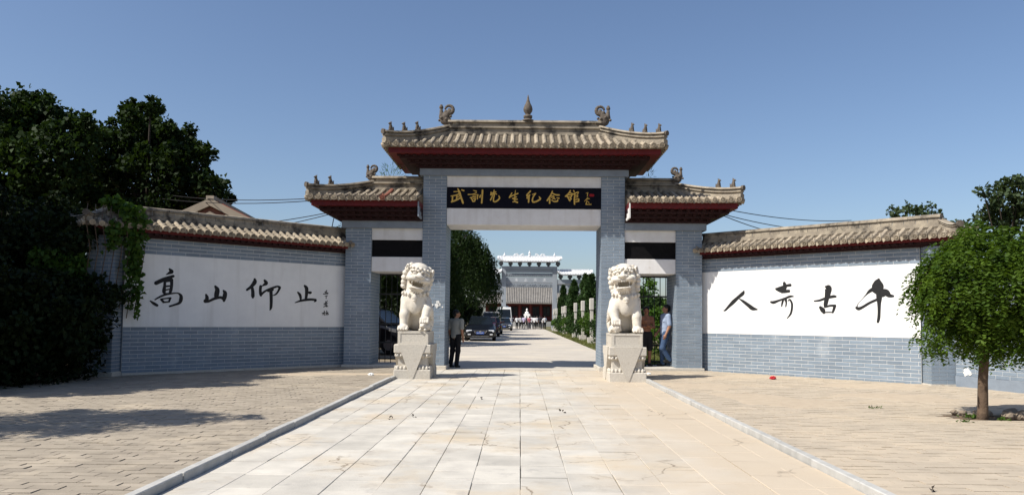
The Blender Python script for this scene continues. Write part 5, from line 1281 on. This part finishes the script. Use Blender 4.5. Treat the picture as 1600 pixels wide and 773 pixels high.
# clipped weeping tree on the right
PT = (6.26, 10.44, PZR)
pt = empty('pagoda_tree', PT); tag(pt, 'clipped umbrella-shaped tree with drooping bright green leaves on the right plaza', 'tree')
mb = MB(); mb.tube([(-.05, 0, -.12), (-.035, 0, .1), (-.02, .01, .5), (.01, 0, .95), (.02, 0, 1.45)], [.080, .066, .060, .057, .062], 12)
g = np.random.default_rng(50); tips = []
for i in range(16):
    a = i*2.4; r = .3+.55*((i*.618) % 1); h = 2.15-.3*r+.12*math.sin(i*3); p0 = Vector((.02, 0, 1.25+.02*i)); p2 = Vector((r*math.cos(a), r*math.sin(a), h)); mb.tube([p0, p0.lerp(p2, .5)+Vector((0, 0, .15)), p2, p2+Vector((.18*math.cos(a), .18*math.sin(a), -.35))], [.035, .024, .014, .006], 6); tips.append(p2)
mb.build('trunk', 'bark', pt, smooth=True)
P = []; D_ = []
def spray(o, out, ln, droop):
    # one compound leaf: a drooping stalk with paired leaflets
    n = 8; t = (np.arange(n)+.6)/n; side = np.cross(out, (0, 0, 1.)); side /= np.linalg.norm(side)+1e-9
    st = np.array(o)+np.outer(t*ln, out)*(1-.35*t[:, None])+np.outer(droop*ln*t**1.7, (0, 0, -1.))
    for sg in (-1, 1):
        P.append(st+g.normal(0, .006, (n, 3))); D_.append(np.tile(side*sg+np.array(out)*.35+np.array((0, 0, -.45)), (n, 1))+g.normal(0, .22, (n, 3)))
for i in range(2900):
    d = g.normal(size=3); d /= np.linalg.norm(d); a = math.atan2(d[1], d[0])
    k = (.52+.48*g.random()**.45)*(1+.09*math.sin(3*a+2*d[2]+1)+.07*math.sin(6*a-3*d[2])+.05*math.sin(11*a+5*d[2]))
    hor = 1.0 if d[2] > 0 else (1-.30*(-d[2])**1.5)
    o = (d[0]*.82*k*hor+.05, d[1]*.86*k*hor, 1.78+d[2]*(.80 if d[2] > 0 else .72)*k+.05*math.sin(5*a))
    out = np.array((d[0], d[1], .15+.3*max(d[2], 0)))+g.normal(0, .35, 3); out /= np.linalg.norm(out)
    spray(o, out, g.uniform(.16, .30), g.uniform(.7, 1.5))
for i in range(70):    # loose shoots hanging below the crown
    a = g.uniform(0, 6.28); r = .8*math.sqrt(g.random()); z0 = 1.15+g.uniform(-.05, .1)
    for j in range(3): spray((r*math.cos(a)+g.normal()*.03, r*math.sin(a)+g.normal()*.03, z0-.11*j), np.array((math.cos(a+j*2), math.sin(a+j*2), -.2)), .17, 1.2)
P = np.concatenate(P); D_ = np.concatenate(D_); D_ /= np.linalg.norm(D_, axis=1, keepdims=True)
q = g.normal(0, .5, P.shape)+np.array((0, 0, 1.)); S_ = np.cross(D_, q); S_ /= np.linalg.norm(S_, axis=1, keepdims=True)+1e-9
kk = g.uniform(.75, 1.25, (len(P), 1)); Lf, Wf = .064*kk, .030*kk
tag(link('crown', quads_mesh('crown', np.stack([P, P+D_*Lf*.45+S_*Wf*.5, P+D_*Lf, P+D_*Lf*.45-S_*Wf*.5], 1)), 'leaf_pagoda', pt), kind='stuff')
# its planting pit
pit = empty('planting_pit', (6.38, 10.62, PZR)); tag(pit, 'sunken soil planting pit with rubble around the clipped tree', 'pit')
mb = MB(); n = 10
mb.add([(-.56+1.12*i/n, -.34+.68*j/4, -.016+.03*math.sin(i*1.9+j*2.3)*(0 < i < n and 0 < j < 4)*.6) for j in range(5) for i in range(n+1)], [(j*(n+1)+i, j*(n+1)+i+1, (j+1)*(n+1)+i+1, (j+1)*(n+1)+i) for j in range(4) for i in range(n)])
mb.build('soil', 'soil', pit)
def rock(r, seed):
    s = np.random.default_rng(seed); bm = bmesh.new(); bmesh.ops.create_icosphere(bm, subdivisions=2, radius=r)
    for v in bm.verts: v.co *= 1+.25*math.sin(v.co.x/r*3+seed)*math.cos(v.co.y/r*2.5)+s.uniform(-.07, .07); v.co.z *= .7
    me = bpy.data.meshes.new('rock'); bm.to_mesh(me); bm.free(); return me
for i, (x, y, r) in enumerate(((.22, -.12, .09), (.36, -.2, .11), (.50, -.1, .085), (.3, -.02, .08), (.05, .28, .06), (-.15, .3, .05), (.44, .18, .1), (-.25, .34, .05), (.15, .2, .06))):
    link('rubble_stone', rock(r, i), 'stone_rubble', pit, (x, y, .02+r*.2))
P = np.concatenate([np.array([[-.2, -.02, 0]])+g.normal(0, .05, (90, 3))*np.array([1.2, .7, 0]), np.array([[.02, -.3, 0]])+g.normal(0, .04, (40, 3))*np.array([1, .6, 0])])
tag(link('weeds', quads_mesh('weeds', leaf_quads(P, .055, .016, axis=(0, 0, 1.2), seed=53)), 'leaf_shrub', pit), kind='stuff')

# willows and shrubs on the left of the inner road
def willow(base, H, Rr, n, seed, label):
    g = np.random.default_rng(seed); root = empty('willow_tree', base); tag(root, label, 'tree', 'willows left of the inner road')
    mb = MB(); mb.tube([(0, 0, -.1), (.1, 0, H*.3), (-.05, .1, H*.62)], [.26, .2, .14], 9)
    for i in range(7): a = i*.9; mb.tube([(0, 0, H*.4), (Rr*.35*math.cos(a), Rr*.35*math.sin(a), H*.75), (Rr*.7*math.cos(a), Rr*.7*math.sin(a), H*.86)], [.1, .06, .03], 6)
    mb.build('trunk', 'bark_dark', root)
    P = []
    for i in range(n):
        a = g.uniform(0, 6.283); r = Rr*math.sqrt(g.random())*(1+.12*math.sin(5*a)); top = H*(1-.34*(r/Rr)**2.2)+g.uniform(-.35, .25); ln = min(g.uniform(.9, 2.8)*(.5+.6*r/Rr), top-.5); m = max(4, int(ln*9)); t = np.linspace(0, 1, m)
        P.append(np.stack([(r+.22*np.sqrt(t))*np.cos(a)+.04*np.sin(9*t), (r+.22*np.sqrt(t))*np.sin(a), top-ln*t], 1).repeat(2, 0)+g.normal(0, .05, (m*2, 3)))
    P = np.concatenate(P); tag(link('crown', quads_mesh('crown', leaf_quads(P, .24, .06, up=0, axis=(0, 0, -1.1), seed=seed)), 'leaf_willow', root), kind='stuff')
willow((-4.9, 50, 0), 7.6, 3.3, 900, 61, 'tall drooping willow overhanging the parked black sedan')
willow((-5.6, 38, 0), 6.3, 2.5, 700, 62, 'dark willow just inside the gateway on the left')
willow((-5.2, 62, 0), 7.2, 3.0, 700, 63, 'farther willow behind the tall drooping one')
willow((-6.6, 76, 0), 7.5, 3.2, 600, 64, 'farthest willow beside the grey archway')
willow((-9.5, 41, 0), 6.0, 2.8, 600, 65, 'willow seen through the left passage bars')
for i, (x, y, h, r, lb_) in enumerate(((-4.6, 41.5, 2.6, 1.3, 'dark hedge bush behind the man in grey'), (-4.9, 35.5, 2.3, 1.2, 'dark hedge bush nearest the gateway on the left'), (-4.9, 47, 2.8, 1.4, 'dark hedge bush beside the black sedan'), (-4.9, 54, 2.6, 1.4, 'dark hedge bush beside the dark red sedan'), (-5.2, 62, 2.6, 1.5, 'dark hedge bush beside the maroon sedan'), (-5.0, 70, 2.8, 1.6, 'dark hedge bush beside the grey van'), (-5, 79, 2.8, 1.7, 'dark hedge bush beyond the grey van'), (-8, 44, 2.8, 2.0, 'large dark bush behind the left passage'))):
    tree('hedge_bush', (x, y, 0), [((x, y, h*.4), r), ((x+.3, y-.3, h*.75), r*.75), ((x-.4, y+.2, h*.8), r*.7)], 'leaf_dark', .17, .10, 900, lb_, 'bush', 'dark hedge bushes left of the inner road', .07, seed=70+i, top=h*.5)
# cypresses, round shrubs and passage shrubs on the right
def cypress(base, H, Rr, seed, label):
    g = np.random.default_rng(seed); root = empty('cypress_tree', base); tag(root, label, 'tree', 'cypresses right of the inner road')
    MB().tube([(0, 0, -.1), (0, 0, H*.9)], [.1, .02], 7).build('trunk', 'bark_dark', root)
    n = 5200; z = g.random(n)**.8*H; r = Rr*np.clip((1-z/H), .02, 1)**.75*(.75+.25*np.sin(z*5+seed))*np.sqrt(.35+.65*g.random(n)); a = g.uniform(0, 6.283, n); r = r*(1+.25*np.sin(4*a+z*2))
    P = np.stack([r*np.cos(a), r*np.sin(a), z], 1)
    tag(link('crown', quads_mesh('crown', leaf_quads(P, .26, .10, up=0, axis=(0, 0, 1.0), seed=seed)), 'leaf_cypress', root), kind='stuff')
ordn = ('nearest', 'second', 'third', 'fourth', 'fifth', 'sixth', 'seventh', 'eighth', 'ninth', 'farthest')
for i in range(10):
    y = 40+5.6*i; cypress((5.05+.3*math.sin(i*2.1), y, 0), 4.5+.45*math.sin(i*1.7+.5), 1.25, 90+i, '%s cypress of the row right of the inner road' % ordn[i])
for i in range(8):
    y = 39.5+6.3*i; x = 4.25; h = 1.55+.3*math.sin(i*2.3)
    tree('round_shrub', (x, y, 0), [((x, y, h*.5), .75), ((x+.2, y+.2, h*.75), .55), ((x-.15, y-.3, h*.55), .55)], 'leaf_shrub' if i % 3 == 1 else 'leaf_cypress', .13, .07, 1500, '%s clipped shrub beside the stone posts' % ordn[i if i < 7 else 9], 'shrub', 'clipped shrubs beside the posts', .05, seed=110+i, top=h*.5)
for i, (x, y, h, r, lb_) in enumerate(((5.1, 27.5, 1.5, .9, 'leafy green shrub low behind the right passage bars'), (6.6, 30.5, 2.1, 1.1, 'leafy green shrub behind the man in the pale blue shirt'), (5.0, 33, 2.4, 1.2, 'dark green shrub behind the shirtless man'), (7.6, 36, 2.6, 1.3, 'tall green shrub at the right of the right passage'), (6.2, 40, 3.4, 1.3, 'taller shrub rising farther behind the right passage'))):
    tree('garden_shrub', (x, y, 0), [((x, y, h*.45), r), ((x+.35, y, h*.8), r*.6), ((x-.35, y+.2, h*.7), r*.65)], 'leaf_shrub' if i != 2 else 'leaf_cypress', .15, .09, 1300, lb_, 'shrub', 'shrubs behind the right passage', .06, seed=130+i, top=h*.5)
# poplars far behind the right wall
for i, (rows, D, b, lb_) in enumerate((([(1558,312,20),(1575,330,26),(1590,300,24),(1610,320,30),(1545,345,22),(1600,350,30),(1560,355,28),(1585,285,14),(1535,300,10),(1560,295,12),(1625,290,22)], 42, (26.5, 42, 0), 'tall loose-leaved poplar above the clipped tree at the right edge'),
                                ([(1395,333,10),(1412,330,12),(1430,335,10),(1447,330,12),(1462,338,9),(1405,345,14),(1440,350,16)], 48, (24.2, 48, 0), 'small treetop showing above the right wall ridge'),
                                ([(1485,352,9),(1497,360,10),(1508,350,7),(1515,365,10),(1495,375,14)], 46, (26.3, 46, 0), 'little treetop between the right wall roof and the poplar'))):
    tree('poplar_tree', b, clump_list(rows, D, 1.2), 'leaf_poplar', .24, .20, 420, lb_, group='trees far behind the right wall', seed=140+i, trunk=.12)
# weeds growing on the two side roofs
for (x, y, z, n, sc, lb_) in ((XC-3.55, YG+.75, 5.06, 140, .34, 'feathery weed growing behind the ridge of the left side roof'), (XC+3.35, YG+.66, 5.07, 26, .22, 'tiny weed growing on the ridge of the right side roof')):
    g = np.random.default_rng(int(n)); P = g.normal(0, 1, (n, 3))*np.array([.16 if n > 50 else .04, .05, .0]); P[:, 2] = g.random(n)*sc
    o = link('roof_weed', quads_mesh('roof_weed', leaf_quads(P, .14, .014, axis=(.3, 0, .9), seed=n)), 'leaf_shrub', None, (x, y, z)); tag(o, lb_, 'weed', 'weeds on the side roofs')
# grass verge blades
g = np.random.default_rng(160); n = 26000; Y = 22+58*g.random(n)**1.5; Xg = 3.28+g.random(n)*2.6
P = np.stack([Xg, Y, np.full(n, -.03)], 1); P = P[(np.sin(Xg*3.1+Y*.9)+np.sin(Y*1.7-Xg)+g.normal(0, .6, n)) > -.3]
tag(link('verge_grass', quads_mesh('verge_grass', leaf_quads(P, .16, .03, up=0, axis=(0, 0, 1.3), seed=161)), 'grass_blade'), 'short dry grass on the verge right of the inner road', 'grass', kind='stuff')
# little weeds in the paving joints
wspots = [(5.3, 11.6, PZR), (5.75, 10.1, PZR), (6.9, 9.9, PZR)]
P = np.concatenate([np.array(w)+g.normal(0, .05, (30, 3))*np.array([1, .6, 0]) for w in wspots])
tag(link('joint_weeds', quads_mesh('joint_weeds', leaf_quads(P, .045, .016, axis=(0, 0, .8), seed=162)), 'leaf_shrub'), 'tiny green weeds in the plaza joints', 'weeds', kind='stuff')

# ================================================================== HOUSES, WIRES, LITTER
hs = empty('gabled_house', (-9.9, 24.2, -.93), R(6)); tag(hs, 'old house with a plastered gable and red tile roof behind the left wall', 'house')
MB().prism([(-3.0, 0), (3.0, 0), (3.0, 4.25), (0, 5.72), (-3.0, 4.25)], .1, 8, 'y').build('wall', 'gable_brick', hs)
for sg in (-1, 1):
    MB().prism([(0, 5.98), (0, 5.74), (sg*3.3, 4.12), (sg*3.3, 4.36)], 0, .16, 'y').build('verge_board', 'gable_plaster', hs)
    MB().prism([(0, 5.56), (0, 5.36), (sg*1.9, 4.42), (sg*1.9, 4.62)], .03, .14, 'y').build('corbel_course', 'gable_plaster', hs)
    r = MB().prism([(0, 5.93), (0, 5.80), (sg*3.3, 4.18), (sg*3.3, 4.31)], .165, 8.2, 'y').build('roof', 'roof_red', hs)
    t = MB()
    for i in range(28): y = .3+i*.28; t.tube([(sg*.05, y, 5.93), (sg*3.32, y, 4.31)], .055, 5)
    tag(t.build('roof_tiles', 'roof_red', r), kind='stuff')
MB().box((-.12, 0, 5.9), (.12, 8.2, 6.06)).build('ridge', 'gable_plaster', hs)
ht = empty('garden_hut', (7.0, 44, 0)); tag(ht, 'small hut with a reddish roof beyond the right passage', 'hut')
MB().box((-1.3, 0, -.1), (1.3, 2, 1.6)).build('wall', 'gable_plaster', ht); MB().prism([(-1.6, 1.55), (1.6, 1.55), (0, 2.35)], -.2, 2.2, 'y').build('roof', 'roof_red', ht)
def wire(a, b, sag, label):
    a, b = Vector(a), Vector(b); o = MB().tube([a.lerp(b, t)-Vector((0, 0, sag*4*t*(1-t))) for t in np.linspace(0, 1, 14)], .012, 5).build('overhead_wire', 'wire'); tag(o, label, 'wire', 'overhead wires')
wire((-5.35, 20.2, 4.46), (-15.5, 29, 6.25), .25, 'upper of the two cables running from the left side roof into the plane tree')
wire((-5.35, 20.3, 4.42), (-15.8, 29, 6.12), .28, 'lower of the two cables running from the left side roof into the plane tree')
wire((-5.15, 20.4, 4.10), (-12.2, 27.5, 4.55), .15, 'upper cable dropping behind the left wall ridge from the side roof')
wire((-5.10, 20.4, 4.06), (-12.2, 27.5, 4.25), .18, 'lower cable dropping behind the left wall ridge from the side roof')
wire((-5.0, 20.4, 3.95), (-5.25, 20.9, 3.3), .0, 'short steep cable under the left side roof corner')
wire((5.45, 20.3, 4.26), (11.2, 26, 4.75), .12, 'upper cable leaving the right side roof towards the right')
wire((5.40, 20.3, 4.12), (10.2, 25, 4.25), .10, 'middle cable leaving the right side roof towards the right')
wire((5.40, 20.3, 4.08), (9.6, 25, 4.0), .12, 'lower cable leaving the right side roof towards the right')
def crumple(r, seed):
    s = np.random.default_rng(seed); bm = bmesh.new(); bmesh.ops.create_icosphere(bm, subdivisions=3, radius=r)
    for v in bm.verts: v.co *= 1+s.uniform(-.28, .28); v.co.z *= .6
    me = bpy.data.meshes.new('crumple'); bm.to_mesh(me); bm.free(); return me
tag(link('crumpled_wrapper', crumple(.065, 1), 'wrapper_red', None, (5.62, 17.15, PZR+.035)), 'crumpled red wrapper on the sand before the sunlit wall', 'litter')
tag(link('paper_scrap', crumple(.06, 2), 'paper', None, (-3.25, 16.9, PZL+.02)), 'scrap of white paper on the pavers left of the left lion', 'litter')
tag(link('paper_scrap', crumple(.05, 3), 'paper', None, (3.05, 18.2, PZR+.02)), 'scrap of white paper behind the right lion', 'litter')
for i, (x, y, z, lb_) in enumerate(((-.62, 12.6, .006, 'dark fallen leaf on the slabs nearest the gateway'), (-1.38, 10.2, .006, 'dark fallen leaf on the left slabs'), (.62, 10.9, .006, 'brown fallen leaf right of the middle joint'), (-1.66, 10.0, .006, 'small brown leaf by the left kerb slabs'), (-5.2, 6.9, PZL+.006, 'black leaf lying on the left plaza pavers'), (4.4, 6.6, PZR+.006, 'black leaf lying on the right plaza pavers'), (3.15, 5.95, PZR+.006, 'dark clod beside the right kerb'))):
    C = np.random.default_rng(i).normal(0, .012, (3, 3))*np.array([1.3, 1, .1])+np.array([0, 0, .006])
    tag(link('fallen_leaf', quads_mesh('fallen_leaf', leaf_quads(C, .05, .04, up=3, seed=200+i)), 'bark_dark', None, (x, y, z)), lb_, 'leaf', 'fallen leaves on the paving')
